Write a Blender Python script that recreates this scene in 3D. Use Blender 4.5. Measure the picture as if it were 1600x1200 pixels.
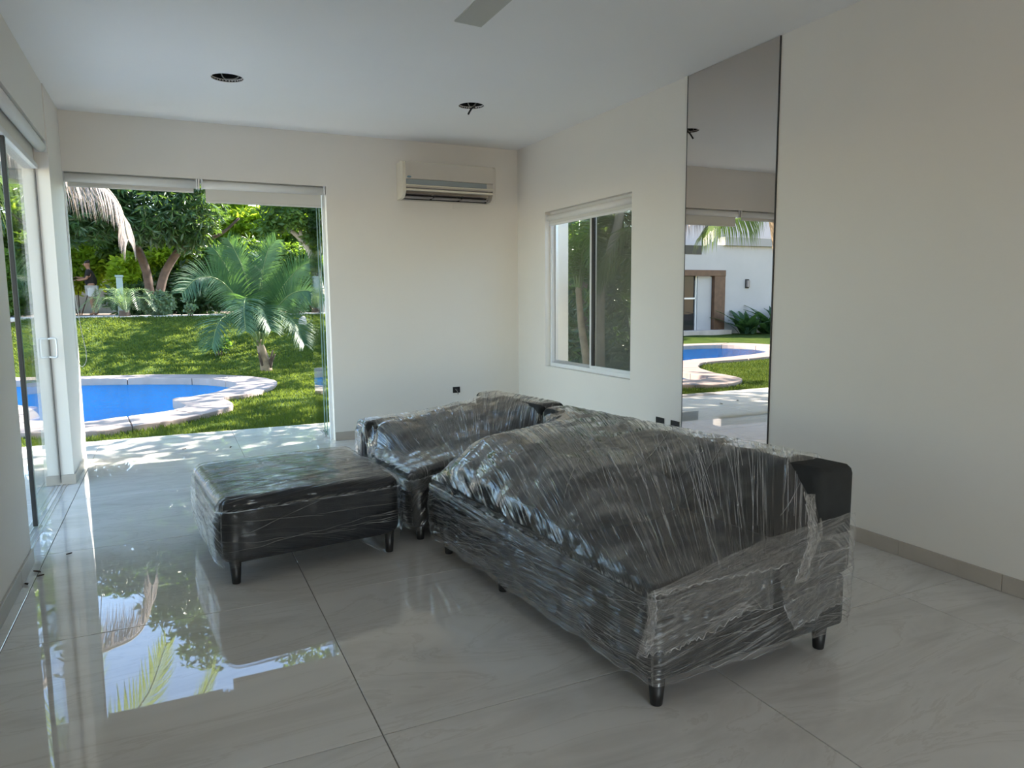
import bpy, bmesh, math, random
import numpy as np
from mathutils import Vector, Matrix
C = bpy.data.scenes[0].collection if bpy.data.scenes else bpy.context.scene.collection
for o in list(bpy.data.objects): bpy.data.objects.remove(o)
SC = bpy.context.scene
# ------------------------------------------------------------------ camera
cam_d = bpy.data.cameras.new('camera'); cam = bpy.data.objects.new('camera', cam_d); C.objects.link(cam)
YAW, PITCH, ROLL, FPX, CH = 0.44285, 0.117084, -0.0085984, 1123.7, 1.35
cy, sy, cp, sp = math.cos(YAW), math.sin(YAW), math.cos(PITCH), math.sin(PITCH)
fwd = Vector((sy*cp, cy*cp, -sp)); rt = Vector((cy, -sy, 0)); up = rt.cross(fwd)
r2 = math.cos(ROLL)*rt + math.sin(ROLL)*up; u2 = -math.sin(ROLL)*rt + math.cos(ROLL)*up
m = Matrix((r2, u2, -fwd)).transposed().to_4x4(); m.translation = Vector((0, 0, CH))
cam.matrix_world = m
cam_d.sensor_width = 36; cam_d.lens = FPX*36/1600; cam_d.clip_start = .05; cam_d.clip_end = 300
SC.camera = cam
# ------------------------------------------------------------------ light and exposure
SC.view_settings.view_transform = 'Standard'; SC.view_settings.look = 'None'
SC.view_settings.exposure = 2.05; SC.view_settings.gamma = 1; SC.view_settings.use_curve_mapping = False
w = bpy.data.worlds.new('world'); SC.world = w; w.use_nodes = True
nt = w.node_tree; bg = nt.nodes['Background']
sky = nt.nodes.new('ShaderNodeTexSky'); sky.sky_type = 'NISHITA'; sky.sun_disc = False
SUN_EL, SUN_AZ = math.radians(43), math.radians(22)      # azimuth measured from +X towards +Y
sky.sun_elevation = SUN_EL; sky.sun_rotation = math.pi/2 - SUN_AZ; sky.air_density = 1.0; sky.dust_density = .1; sky.ozone_density = 3.0
wm = nt.nodes.new('ShaderNodeMix'); wm.data_type = 'RGBA'; wm.blend_type = 'MULTIPLY'; wm.inputs[0].default_value = 1; wm.inputs[7].default_value = (1.0, .90, .80, 1)
nt.links.new(sky.outputs[0], wm.inputs[6]); nt.links.new(wm.outputs[2], bg.inputs[0]); bg.inputs[1].default_value = .30
sd = bpy.data.lights.new('sun', 'SUN'); sd.energy = 8.5; sd.angle = .0095; sd.color = (1, .93, .82)
so = bpy.data.objects.new('sun', sd); C.objects.link(so)
sdir = Vector((math.cos(SUN_EL)*math.cos(SUN_AZ), math.cos(SUN_EL)*math.sin(SUN_AZ), math.sin(SUN_EL)))
so.rotation_euler = sdir.to_track_quat('Z', 'Y').to_euler(); so.location = (6, 6, 12)
ad = bpy.data.lights.new('rear_fill_lamp', 'AREA'); ad.shape = 'RECTANGLE'; ad.size = 2.6; ad.size_y = 2.1; ad.energy = 7.5; ad.color = (1, .97, .93)  # added fill lamp behind the camera to brighten the room, no known source
ao = bpy.data.objects.new('rear_fill_lamp', ad); C.objects.link(ao); ao.location = (.5, -4.35, 1.2); ao.rotation_euler = (math.pi/2, 0, 0)
# ------------------------------------------------------------------ materials
MT = {}
def newmat(name):
    mt = bpy.data.materials.new(name); mt.use_nodes = True; n = mt.node_tree
    b = n.nodes['Principled BSDF']; MT[name] = mt
    return mt, n, b
def pos_noise(n, scale, detail=4, rough=.55, vec_scale=None, coord='pos', dist=0):
    if coord == 'pos': g = n.nodes.new('ShaderNodeNewGeometry').outputs['Position']
    elif coord == 'uv': g = n.nodes.new('ShaderNodeUVMap').outputs[0]
    else: g = n.nodes.new('ShaderNodeTexCoord').outputs['Object']
    if vec_scale:
        mp = n.nodes.new('ShaderNodeMapping'); mp.inputs['Scale'].default_value = vec_scale
        n.links.new(g, mp.inputs[0]); g = mp.outputs[0]
    t = n.nodes.new('ShaderNodeTexNoise'); t.inputs['Scale'].default_value = scale
    t.inputs['Detail'].default_value = detail; t.inputs['Roughness'].default_value = rough
    t.inputs['Distortion'].default_value = dist
    n.links.new(g, t.inputs['Vector']); return t
def ramp(n, src, stops):
    r = n.nodes.new('ShaderNodeValToRGB'); e = r.color_ramp.elements
    while len(e) < len(stops): e.new(.5)
    for k, (p, c) in enumerate(stops):
        e[k].position = p; e[k].color = (*c, 1) if len(c) == 3 else c
    n.links.new(src, r.inputs[0]); return r
def g3(v): return (v, v, v)
def mat(name, col, rough=.5, metal=0, spec=.5, vary=0, vscale=3, bump=0, bscale=60, coat=0):
    mt, n, b = newmat(name)
    b.inputs['Base Color'].default_value = (*col, 1); b.inputs['Roughness'].default_value = rough
    b.inputs['Metallic'].default_value = metal; b.inputs['Specular IOR Level'].default_value = spec
    b.inputs['Coat Weight'].default_value = coat
    if vary:
        t = pos_noise(n, vscale); lo = [c*(1-vary) for c in col]; hi = [min(1, c*(1+vary)) for c in col]
        r = ramp(n, t.outputs[0], [(.3, lo), (.7, hi)]); n.links.new(r.outputs[0], b.inputs['Base Color'])
    if bump:
        t = pos_noise(n, bscale); bp = n.nodes.new('ShaderNodeBump'); bp.inputs['Strength'].default_value = bump
        bp.inputs['Distance'].default_value = .01
        n.links.new(t.outputs[0], bp.inputs['Height']); n.links.new(bp.outputs[0], b.inputs['Normal'])
    return mt
mat('wall_paint', (.79, .752, .69), .55, vary=.015, vscale=1.2, bump=.03, bscale=90)
mat('ceiling_paint', (.89, .88, .87), .6, vary=.012, vscale=1)
mat('outer_paint', (.80, .79, .77), .8, vary=.05, vscale=2)
mat('house_paint', (.44, .44, .45), .8, vary=.04, vscale=1)
mat('base_tile', (.43, .385, .33), .35, vary=.06, vscale=4)
mat('grout', (.22, .20, .18), .8)
mat('white_plastic', (.80, .80, .78), .35)
mat('cream_plastic', (.72, .66, .53), .4)
mat('panel_plastic', (.58, .53, .46), .35)
mat('grey_strip', (.27, .30, .30), .3)
mat('vane_grey', (.22, .20, .20), .45)
mat('black', (.006, .006, .006), .6)
mat('dark_void', (.012, .012, .012), .9)
mat('wire', (.03, .03, .035), .4)
mat('wire_pale', (.35, .33, .3), .5)
mat('logo_blue', (.16, .25, .30), .4)
mat('black_rubber', (.01, .011, .012), .35)
mat('aluminium', (.62, .63, .64), .3, metal=.9)
mat('white_alu', (.78, .79, .79), .3)
mat('chrome', (.8, .8, .8), .15, metal=1)
mat('blind_fabric', (.66, .65, .61), .8)
mat('blind_white', (.78, .78, .76), .6)
mat('fan_grey', (.52, .52, .48), .35)
mat('leg_black', (.012, .012, .012), .45)
mat('fabric_charcoal', (.016, .018, .019), .85, vary=.12, vscale=20, bump=.15, bscale=900)
mat('fabric_pillow', (.034, .034, .033), .85, vary=.12, vscale=20, bump=.15, bscale=900)
mat('fabric_navy', (.007, .009, .013), .8, vary=.1, vscale=20, bump=.15, bscale=900)
mat('bark', (.085, .058, .045), .9, vary=.35, vscale=6, bump=.6, bscale=14)
mat('bark_pale', (.36, .32, .28), .9, vary=.3, vscale=7, bump=.5, bscale=14)
mat('palm_trunk', (.24, .18, .12), .9, vary=.3, vscale=9, bump=.6, bscale=18)
mat('soil', (.14, .10, .07), .95, vary=.3, vscale=4)
mat('path_stone', (.50, .45, .40), .85, vary=.15, vscale=3)
mat('fence_wood', (.16, .16, .17), .85, vary=.2, vscale=5)
mat('wood_brown', (.115, .062, .035), .6, vary=.2, vscale=6)
mat('house_grey', (.33, .33, .33), .8)
mat('post_paint', (.20, .25, .24), .6)
mat('skin', (.40, .22, .15), .6)
mat('hair', (.015, .012, .01), .5)
mat('shirt_black', (.02, .02, .022), .9)
mat('shorts_white', (.72, .74, .78), .9)
mat('boundary', (.30, .30, .27), .9, vary=.2, vscale=2)
mat('coping', (.27, .22, .205), .75, vary=.12, vscale=3, bump=.3, bscale=25)
mat('pink_wall', (.62, .42, .38), .8)
# glossy marble-look porcelain
mt, n, b = newmat('porcelain')
oi = n.nodes.new('ShaderNodeObjectInfo'); geo = n.nodes.new('ShaderNodeNewGeometry')
cmb = n.nodes.new('ShaderNodeCombineXYZ'); ml = n.nodes.new('ShaderNodeMath'); ml.operation = 'MULTIPLY'; ml.inputs[1].default_value = 37
n.links.new(oi.outputs['Random'], ml.inputs[0]); n.links.new(ml.outputs[0], cmb.inputs[0]); n.links.new(ml.outputs[0], cmb.inputs[2])
va = n.nodes.new('ShaderNodeVectorMath'); va.operation = 'ADD'; n.links.new(geo.outputs['Position'], va.inputs[0]); n.links.new(cmb.outputs[0], va.inputs[1])
mp = n.nodes.new('ShaderNodeMapping'); mp.inputs['Scale'].default_value = (.55, 2.3, 1); mp.inputs['Rotation'].default_value = (0, 0, .12); n.links.new(va.outputs[0], mp.inputs[0])
t1 = n.nodes.new('ShaderNodeTexNoise'); t1.inputs['Scale'].default_value = 1.5; t1.inputs['Detail'].default_value = 7; t1.inputs['Roughness'].default_value = .6; t1.inputs['Distortion'].default_value = 1.4
n.links.new(mp.outputs[0], t1.inputs['Vector'])
r = ramp(n, t1.outputs[0], [(.28, (.52, .495, .46)), (.42, (.60, .58, .545)), (.50, (.65, .63, .595)), (.515, (.58, .555, .515)), (.54, (.65, .63, .595)), (.75, (.70, .68, .645))])
n.links.new(r.outputs[0], b.inputs['Base Color']); b.inputs['Roughness'].default_value = .014; b.inputs['Specular IOR Level'].default_value = .62
tb = pos_noise(n, 3, 1); bp = n.nodes.new('ShaderNodeBump'); bp.inputs['Strength'].default_value = .04; bp.inputs['Distance'].default_value = .004
n.links.new(tb.outputs[0], bp.inputs['Height']); n.links.new(bp.outputs[0], b.inputs['Normal'])
# lawn
mt, n, b = newmat('lawn')
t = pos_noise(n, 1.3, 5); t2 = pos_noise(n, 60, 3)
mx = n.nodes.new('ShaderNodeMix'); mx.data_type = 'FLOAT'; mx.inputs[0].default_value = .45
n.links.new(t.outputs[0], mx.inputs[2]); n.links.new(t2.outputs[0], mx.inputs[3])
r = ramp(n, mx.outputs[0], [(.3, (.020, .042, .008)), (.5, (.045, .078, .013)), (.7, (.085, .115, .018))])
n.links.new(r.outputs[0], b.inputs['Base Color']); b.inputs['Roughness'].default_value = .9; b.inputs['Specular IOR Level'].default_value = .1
bp = n.nodes.new('ShaderNodeBump'); bp.inputs['Strength'].default_value = .8; bp.inputs['Distance'].default_value = .03
n.links.new(t2.outputs[0], bp.inputs['Height']); n.links.new(bp.outputs[0], b.inputs['Normal'])
# leaves: diffuse + light through the blade
def leafmat(name, c1, c2, trans=.4, rough=.45, nscale=1.5, tcol=None, spec=.4):
    mt, n, b = newmat(name)
    t = pos_noise(n, nscale, 3); r = ramp(n, t.outputs[0], [(.35, c1), (.65, c2)])
    n.links.new(r.outputs[0], b.inputs['Base Color']); b.inputs['Roughness'].default_value = rough; b.inputs['Specular IOR Level'].default_value = spec
    tr = n.nodes.new('ShaderNodeBsdfTranslucent')
    tc = tcol or [min(1, c*1.9) for c in c2]; tr.inputs[0].default_value = (*tc, 1)
    ms = n.nodes.new('ShaderNodeMixShader'); ms.inputs[0].default_value = trans
    n.links.new(b.outputs[0], ms.inputs[1]); n.links.new(tr.outputs[0], ms.inputs[2])
    n.links.new(ms.outputs[0], n.nodes['Material Output'].inputs[0])
leafmat('leaf_mango', (.018, .05, .022), (.035, .085, .03), .3, .35, tcol=(.16, .28, .03), spec=.6)
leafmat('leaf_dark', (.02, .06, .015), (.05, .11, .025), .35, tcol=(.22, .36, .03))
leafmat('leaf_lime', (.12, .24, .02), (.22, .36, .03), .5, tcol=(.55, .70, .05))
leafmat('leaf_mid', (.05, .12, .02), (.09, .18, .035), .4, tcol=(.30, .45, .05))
leafmat('leaf_palm', (.022, .062, .030), (.045, .10, .045), .22, .5, tcol=(.16, .32, .06), spec=.35)
leafmat('leaf_coconut', (.06, .11, .03), (.10, .15, .045), .4, .4, tcol=(.35, .45, .10))
leafmat('leaf_dead', (.26, .22, .20), (.40, .35, .33), .25, .8, tcol=(.3, .24, .2), spec=.1)
leafmat('leaf_cycad', (.07, .12, .07), (.14, .20, .12), .3, .4, tcol=(.25, .4, .1), spec=.7)
leafmat('grass_blade', (.036, .070, .012), (.075, .115, .018), .4, .6, tcol=(.17, .22, .025), spec=.2)
mat('rachis', (.13, .18, .05), .5); mat('rachis_dead', (.45, .38, .28), .7); mat('young_leaf', (.42, .50, .08), .5)
# thin glass
def schlick(n, f0, f1, normal=None, power=4.5):
    lw = n.nodes.new('ShaderNodeLayerWeight'); lw.inputs[0].default_value = .5
    if normal: n.links.new(normal, lw.inputs['Normal'])
    pw = n.nodes.new('ShaderNodeMath'); pw.operation = 'POWER'; pw.inputs[1].default_value = power; n.links.new(lw.outputs['Facing'], pw.inputs[0])
    ma = n.nodes.new('ShaderNodeMath'); ma.operation = 'MULTIPLY_ADD'; ma.inputs[1].default_value = f1; ma.inputs[2].default_value = f0; n.links.new(pw.outputs[0], ma.inputs[0]); return ma
def glassmat(name, tint=(1, 1, 1), glossy=1.0, base=0.0, rough=.0, film=(.8, .8, .8)):
    mt, n, b = newmat(name); n.nodes.remove(b)
    tr = n.nodes.new('ShaderNodeBsdfTransparent'); tr.inputs[0].default_value = (*tint, 1)
    gl = n.nodes.new('ShaderNodeBsdfGlossy'); gl.inputs['Roughness'].default_value = rough
    mm = schlick(n, .04*glossy, .9*glossy)
    ms = n.nodes.new('ShaderNodeMixShader'); n.links.new(mm.outputs[0], ms.inputs[0]); n.links.new(tr.outputs[0], ms.inputs[1]); n.links.new(gl.outputs[0], ms.inputs[2])
    out = ms
    if base:
        df = n.nodes.new('ShaderNodeBsdfDiffuse'); df.inputs[0].default_value = (*film, 1)
        m2 = n.nodes.new('ShaderNodeMixShader'); m2.inputs[0].default_value = base
        n.links.new(ms.outputs[0], m2.inputs[1]); n.links.new(df.outputs[0], m2.inputs[2]); out = m2
    n.links.new(out.outputs[0], n.nodes['Material Output'].inputs[0])
glassmat('glass', (.96, .98, .97)); glassmat('glass_edge', (.55, .75, .70), 1, .35, film=(.5, .62, .6))
glassmat('screen', (.62, .62, .60), .3, .12, film=(.30, .30, .28)); glassmat('dark_glass', (.1, .1, .1), 1, .5, film=(.05, .055, .06))
# mirror: smoked bronze
mt, n, b = newmat('mirror'); n.nodes.remove(b)
gl = n.nodes.new('ShaderNodeBsdfGlossy'); gl.inputs[0].default_value = (.56, .515, .475, 1); gl.inputs['Roughness'].default_value = 0
n.links.new(gl.outputs[0], n.nodes['Material Output'].inputs[0])
mat('mirror_edge', (.02, .02, .02), .3)
# pool water and lining
mat('pool_lining', (.0, .31, .58), .5, vary=.12, vscale=2)
mt, n, b = newmat('water'); n.nodes.remove(b)
tr = n.nodes.new('ShaderNodeBsdfTransparent'); tr.inputs[0].default_value = (.40, .90, 1, 1)
gl = n.nodes.new('ShaderNodeBsdfGlossy'); gl.inputs['Roughness'].default_value = .03
ms = n.nodes.new('ShaderNodeMixShader')
t = pos_noise(n, 3.5, 4, .6, (1, 1.6, 1)); bp = n.nodes.new('ShaderNodeBump'); bp.inputs['Strength'].default_value = 1; bp.inputs['Distance'].default_value = .18
n.links.new(t.outputs[0], bp.inputs['Height']); n.links.new(bp.outputs[0], gl.inputs['Normal']); fr = schlick(n, .02, .8, bp.outputs[0])
n.links.new(fr.outputs[0], ms.inputs[0]); n.links.new(tr.outputs[0], ms.inputs[1]); n.links.new(gl.outputs[0], ms.inputs[2])
n.links.new(ms.outputs[0], n.nodes['Material Output'].inputs[0])
# stretch film: clear plastic with white pulled creases; the uv map runs along (u) and across (v) the pull
def filmmat(name, amount=1.0, base=.10, f0=.05):
    mt, n, b = newmat(name); n.nodes.remove(b)
    a1 = pos_noise(n, 1, 3, .6, (1.3, 48, 1), 'uv', .35); a2 = pos_noise(n, 1, 2, .5, (3.5, 190, 1), 'uv', .2)
    a3 = pos_noise(n, 3.2, 3, .5); a4 = pos_noise(n, 38, 4, .65, dist=1.5)
    r1 = ramp(n, a1.outputs[0], [(.55, g3(0)), (.60, g3(.25)), (.635, g3(1)), (.66, g3(.2))])
    r2_ = ramp(n, a2.outputs[0], [(.60, g3(0)), (.68, g3(1))])
    r3 = ramp(n, a3.outputs[0], [(.38, g3(.25)), (.62, g3(1))])
    r4 = ramp(n, a4.outputs[0], [(.52, g3(0)), (.58, g3(.30)), (.64, g3(0))])
    def M(op, x, y):
        q = n.nodes.new('ShaderNodeMath'); q.operation = op
        for k, v in ((0, x), (1, y)):
            if isinstance(v, (int, float)): q.inputs[k].default_value = v
            else: n.links.new(v, q.inputs[k])
        return q.outputs[0]
    s = M('ADD', M('MULTIPLY', r1.outputs[0], .62), M('MULTIPLY', r2_.outputs[0], .55))
    s = M('MULTIPLY', M('ADD', s, M('MULTIPLY', r4.outputs[0], .12)), r3.outputs[0])
    s = M('ADD', M('MULTIPLY', s, amount), base)
    h = M('ADD', M('MULTIPLY', a1.outputs[0], 1.0), M('MULTIPLY', a2.outputs[0], .15))
    a5 = pos_noise(n, 5.5, 1.5); h = M('ADD', h, M('MULTIPLY', a4.outputs[0], .04)); h = M('ADD', h, M('MULTIPLY', a5.outputs[0], 3.4))
    bp = n.nodes.new('ShaderNodeBump'); bp.inputs['Strength'].default_value = .9; bp.inputs['Distance'].default_value = .012
    n.links.new(h, bp.inputs['Height'])
    df = n.nodes.new('ShaderNodeBsdfDiffuse'); df.inputs[0].default_value = (.62, .62, .62, 1)
    tr = n.nodes.new('ShaderNodeBsdfTransparent')
    gl = n.nodes.new('ShaderNodeBsdfGlossy'); gl.inputs['Roughness'].default_value = .09; gl.inputs[0].default_value = (.9, .9, .9, 1)
    n.links.new(bp.outputs[0], gl.inputs['Normal'])
    lw = schlick(n, f0, 1.25, bp.outputs[0], 3.2)
    m1 = n.nodes.new('ShaderNodeMixShader'); n.links.new(s, m1.inputs[0]); n.links.new(tr.outputs[0], m1.inputs[1]); n.links.new(df.outputs[0], m1.inputs[2])
    m2 = n.nodes.new('ShaderNodeMixShader'); n.links.new(lw.outputs[0], m2.inputs[0]); n.links.new(m1.outputs[0], m2.inputs[1]); n.links.new(gl.outputs[0], m2.inputs[2])
    n.links.new(m2.outputs[0], n.nodes['Material Output'].inputs[0])
mt, n, b = newmat('crease'); n.nodes.remove(b)
df = n.nodes.new('ShaderNodeBsdfDiffuse'); df.inputs[0].default_value = (.72, .72, .72, 1); tr = n.nodes.new('ShaderNodeBsdfTransparent'); gl = n.nodes.new('ShaderNodeBsdfGlossy'); gl.inputs['Roughness'].default_value = .22
a1 = pos_noise(n, 14, 3); r1 = ramp(n, a1.outputs[0], [(.38, g3(.03)), (.70, g3(.50))]); m1 = n.nodes.new('ShaderNodeMixShader'); n.links.new(r1.outputs[0], m1.inputs[0]); n.links.new(tr.outputs[0], m1.inputs[1]); n.links.new(df.outputs[0], m1.inputs[2])
m2 = n.nodes.new('ShaderNodeMixShader'); m2.inputs[0].default_value = .16; n.links.new(m1.outputs[0], m2.inputs[1]); n.links.new(gl.outputs[0], m2.inputs[2]); n.links.new(m2.outputs[0], n.nodes['Material Output'].inputs[0])
filmmat('film', .9, .006, .07); filmmat('film_ottoman', .13, .0, .03); filmmat('film_loose', .75, .022, .05)
# ------------------------------------------------------------------ builders
WL = {}
def link(o, parent=None, loc=None):
    C.objects.link(o)
    if parent is not None:
        o.parent = parent; o.matrix_parent_inverse = Matrix.Translation(-WL.get(parent.name, Vector((0, 0, 0))))
    WL[o.name] = Vector((0, 0, 0)) if loc is None else Vector(loc)
    return o
def thing(name, label, cat, loc=(0, 0, 0), group=None):
    o = bpy.data.objects.new(name, None); o.empty_display_size = .1; C.objects.link(o); o.location = loc
    WL[o.name] = Vector(loc); o['label'] = label; o['category'] = cat
    if group: o['group'] = group
    return o
def tag(o, label, cat, group=None, kind=None):
    o['label'] = label; o['category'] = cat
    if group: o['group'] = group
    if kind: o['kind'] = kind
    return o
def mobj(name, vs, fs, material, parent=None, smooth=False, uvs=None):
    me = bpy.data.meshes.new(name); me.from_pydata([tuple(v) for v in vs] if not isinstance(vs, np.ndarray) else vs.tolist(), [], fs if not isinstance(fs, np.ndarray) else fs.tolist())
    me.materials.append(MT[material])
    if smooth: me.polygons.foreach_set('use_smooth', [True]*len(me.polygons))
    if uvs is not None:
        ul = me.uv_layers.new(name='UVMap'); li = np.empty(len(me.loops), dtype=np.int32); me.loops.foreach_get('vertex_index', li)
        ul.data.foreach_set('uv', np.asarray(uvs, dtype=np.float32)[li].ravel())
    me.update(); o = bpy.data.objects.new(name, me); link(o, parent)
    if name.startswith(('wall_', 'floor', 'ceiling', 'window_', 'door_', 'baseboard_', 'trim_')) and parent is None: o['kind'] = 'structure'
    return o
def bmo(name, bm, material, parent=None, smooth=False):
    me = bpy.data.meshes.new(name); bmesh.ops.recalc_face_normals(bm, faces=bm.faces[:]); bm.to_mesh(me); bm.free()
    me.materials.append(MT[material])
    if smooth: me.polygons.foreach_set('use_smooth', [True]*len(me.polygons))
    o = bpy.data.objects.new(name, me); link(o, parent)
    if name.startswith(('wall_', 'floor', 'ceiling', 'window_', 'door_', 'baseboard_', 'trim_')) and parent is None: o['kind'] = 'structure'
    return o
def bbox(bm, lo, hi, bev=0, seg=1):
    vs = [bm.verts.new((x, y, z)) for x in (lo[0], hi[0]) for y in (lo[1], hi[1]) for z in (lo[2], hi[2])]
    fs = [bm.faces.new([vs[i] for i in q]) for q in ((0, 1, 3, 2), (4, 6, 7, 5), (0, 4, 5, 1), (2, 3, 7, 6), (0, 2, 6, 4), (1, 5, 7, 3))]
    if bev:
        es = list({e for f in fs for e in f.edges})
        bmesh.ops.bevel(bm, geom=es, offset=bev, segments=seg, affect='EDGES', profile=.5)
def box(name, lo, hi, material, parent=None, bev=0, seg=1, smooth=False):
    bm = bmesh.new(); bbox(bm, lo, hi, bev, seg); return bmo(name, bm, material, parent, smooth)
def boxes(name, L, material, parent=None, bev=0):
    bm = bmesh.new()
    for lo, hi in L: bbox(bm, lo, hi, bev)
    return bmo(name, bm, material, parent)
def tube_vf(pts, rad, seg=8, cap=True, base=0):
    vs, fs = [], []; pts = [Vector(p) for p in pts]; N = len(pts)
    rad = rad if isinstance(rad, (list, tuple)) else [rad]*N
    prev = None
    for i, p in enumerate(pts):
        t = (pts[min(i+1, N-1)] - pts[max(i-1, 0)]).normalized()
        a = t.orthogonal().normalized() if prev is None else (prev - t*prev.dot(t)).normalized()
        prev = a; b_ = t.cross(a)
        for k in range(seg):
            an = 2*math.pi*k/seg; vs.append(p + (a*math.cos(an) + b_*math.sin(an))*rad[i])
    for i in range(N-1):
        for k in range(seg):
            fs.append((base+i*seg+k, base+i*seg+(k+1) % seg, base+(i+1)*seg+(k+1) % seg, base+(i+1)*seg+k))
    if cap: fs.append(tuple(base+k for k in reversed(range(seg)))); fs.append(tuple(base+(N-1)*seg+k for k in range(seg)))
    return vs, fs
def tube(name, pts, rad, material, parent=None, seg=8):
    v, f = tube_vf(pts, rad, seg); return mobj(name, v, f, material, parent, True)
def spline(P, n):
    P = [Vector(p) for p in P]; Q = [P[0]*2-P[1]] + P + [P[-1]*2-P[-2]]; out = []
    for i in range(1, len(Q)-2):
        for k in range(n):
            t = k/n; a, b_, c, d = Q[i-1], Q[i], Q[i+1], Q[i+2]
            out.append(.5*((2*b_)+(-a+c)*t+(2*a-5*b_+4*c-d)*t*t+(-a+3*b_-3*c+d)*t**3))
    out.append(P[-1]); return out
def sm(a, b_, x):
    t = np.clip((x-a)/(b_-a), 0, 1); return t*t*(3-2*t)

# ================================================================== the room
XL, XR, YB, ZC = -.72, 3.385, 6.965, 2.895
YR = -4.2
# floor slab and 1.2 m tiles (inside and on the terrace alike)
fl = box('floor', (-5.47, YR, -.14), (4.13, 8.06, -.004), 'grout')
tile_me = {}
ys = [2.08+1.2*k for k in range(-6, 6)]; xs = [.53+1.2*k for k in range(-5, 4)]
def one_tile(x0, x1, y0, y1):
    key = (round(x1-x0, 3), round(y1-y0, 3)); g = .0018
    if key not in tile_me:
        bm = bmesh.new(); bbox(bm, (g, g, -.012), (x1-x0-g, y1-y0-g, 0), .0012)
        me = bpy.data.meshes.new('tile'); bmesh.ops.recalc_face_normals(bm, faces=bm.faces[:]); bm.to_mesh(me); bm.free(); me.materials.append(MT['porcelain']); tile_me[key] = me
    o = bpy.data.objects.new('tile', tile_me[key]); o.location = (x0, y0, 0); link(o, fl)
for i in range(len(xs)-1):
    for j in range(len(ys)-1):
        x0, x1, y0, y1 = xs[i], xs[i+1], max(ys[j], YR), min(ys[j+1], 8.06)
        if y1-y0 < .05: continue
        one_tile(x0, x1, y0, y1)
# walls
boxes('wall_back', [((1.395, YB, 0), (4.0, YB+.16, 3.2)), ((-.9, YB, 2.415), (1.395, YB+.16, 3.2))], 'wall_paint')
WY0, WY1, WZ0, WZ1 = 4.88, 6.35, .685, 2.195
boxes('wall_right', [((XR, YR, 0), (XR+.16, WY0, 3.2)), ((XR, WY1, 0), (XR+.16, YB, 3.2)), ((XR, WY0, 0), (XR+.16, WY1, WZ0)), ((XR, WY0, WZ1), (XR+.16, WY1, 3.2))], 'wall_paint')
boxes('wall_left', [((-.90, YR, 0), (XL, 4.36, 3.2)), ((-.90, 4.36, 2.50), (XL, 6.2, 3.2)), ((-.90, 4.36, 2.335), (-.80, 6.2, 2.50)), ((-.90, 6.2, 0), (XL+.008, YB, 3.2)), ((-.90, YB, 0), (XL+.008, YB+.16, 2.415))], 'wall_paint')
boxes('wall_rear', [((1.9, YR-.16, 0), (XR+.16, YR, 3.2)), ((-.9, YR-.16, 2.3), (1.9, YR, 3.2))], 'wall_paint')
# ceiling with two real round cut-outs
HOLES = [((.463, 5.553), .106), ((2.291, 5.548), .102)]
bm = bmesh.new()
def quad(bm, a, b_, c, d): bm.faces.new([bm.verts.new(p) for p in (a, b_, c, d)])
cells = [(h[0][0]-.3, h[0][0]+.3, h[0][1]-.3, h[0][1]+.3) for h in HOLES]
gx = sorted({-.9, XR+.16} | {c[0] for c in cells} | {c[1] for c in cells}); gy = sorted({YR-.16, YB+.16} | {c[2] for c in cells} | {c[3] for c in cells})
for i in range(len(gx)-1):
    for j in range(len(gy)-1):
        x0, x1, y0, y1 = gx[i], gx[i+1], gy[j], gy[j+1]; hh = None
        for h in HOLES:
            if x0 < h[0][0] < x1 and y0 < h[0][1] < y1: hh = h
        if hh is None: quad(bm, (x0, y0, ZC), (x1, y0, ZC), (x1, y1, ZC), (x0, y1, ZC)); continue
        (hx, hy), hr = hh; N = 48; ring, outr, upr = [], [], []
        for k in range(N):
            a = 2*math.pi*k/N+math.pi/4; c, s = math.cos(a), math.sin(a)
            ring.append(bm.verts.new((hx+hr*c, hy+hr*s, ZC))); upr.append(bm.verts.new((hx+hr*c, hy+hr*s, ZC+.02)))
            tx = ((x1-hx) if c > 0 else (hx-x0))/max(abs(c), 1e-6); ty = ((y1-hy) if s > 0 else (hy-y0))/max(abs(s), 1e-6); q = min(tx, ty)
            outr.append(bm.verts.new((hx+q*c, hy+q*s, ZC)))
        for k in range(N):
            l = (k+1) % N; bm.faces.new((outr[k], outr[l], ring[l], ring[k])); bm.faces.new((ring[k], ring[l], upr[l], upr[k]))
        cs = [(x0, y0), (x1, y0), (x1, y1), (x0, y1)]
        for cx_, cy_ in cs:   # corner fillers
            near = sorted(outr, key=lambda v: (v.co.x-cx_)**2+(v.co.y-cy_)**2)[:2]
            if (near[0].co - Vector((cx_, cy_, ZC))).length > 1e-4: bm.faces.new((near[0], near[1], bm.verts.new((cx_, cy_, ZC))))
bmesh.ops.remove_doubles(bm, verts=bm.verts[:], dist=1e-5)
bmo('ceiling', bm, 'ceiling_paint')
boxes('trim_roof_sun_eave', [((-1.25, YR-.5, 3.2), (4.3, YB+.16, 3.42)), ((-1.25, YB+.16, 3.08), (4.3, YB+1.0, 3.3))], 'outer_paint')  # second box: unseen eave, added and deepened to keep sun off the interior
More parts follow.
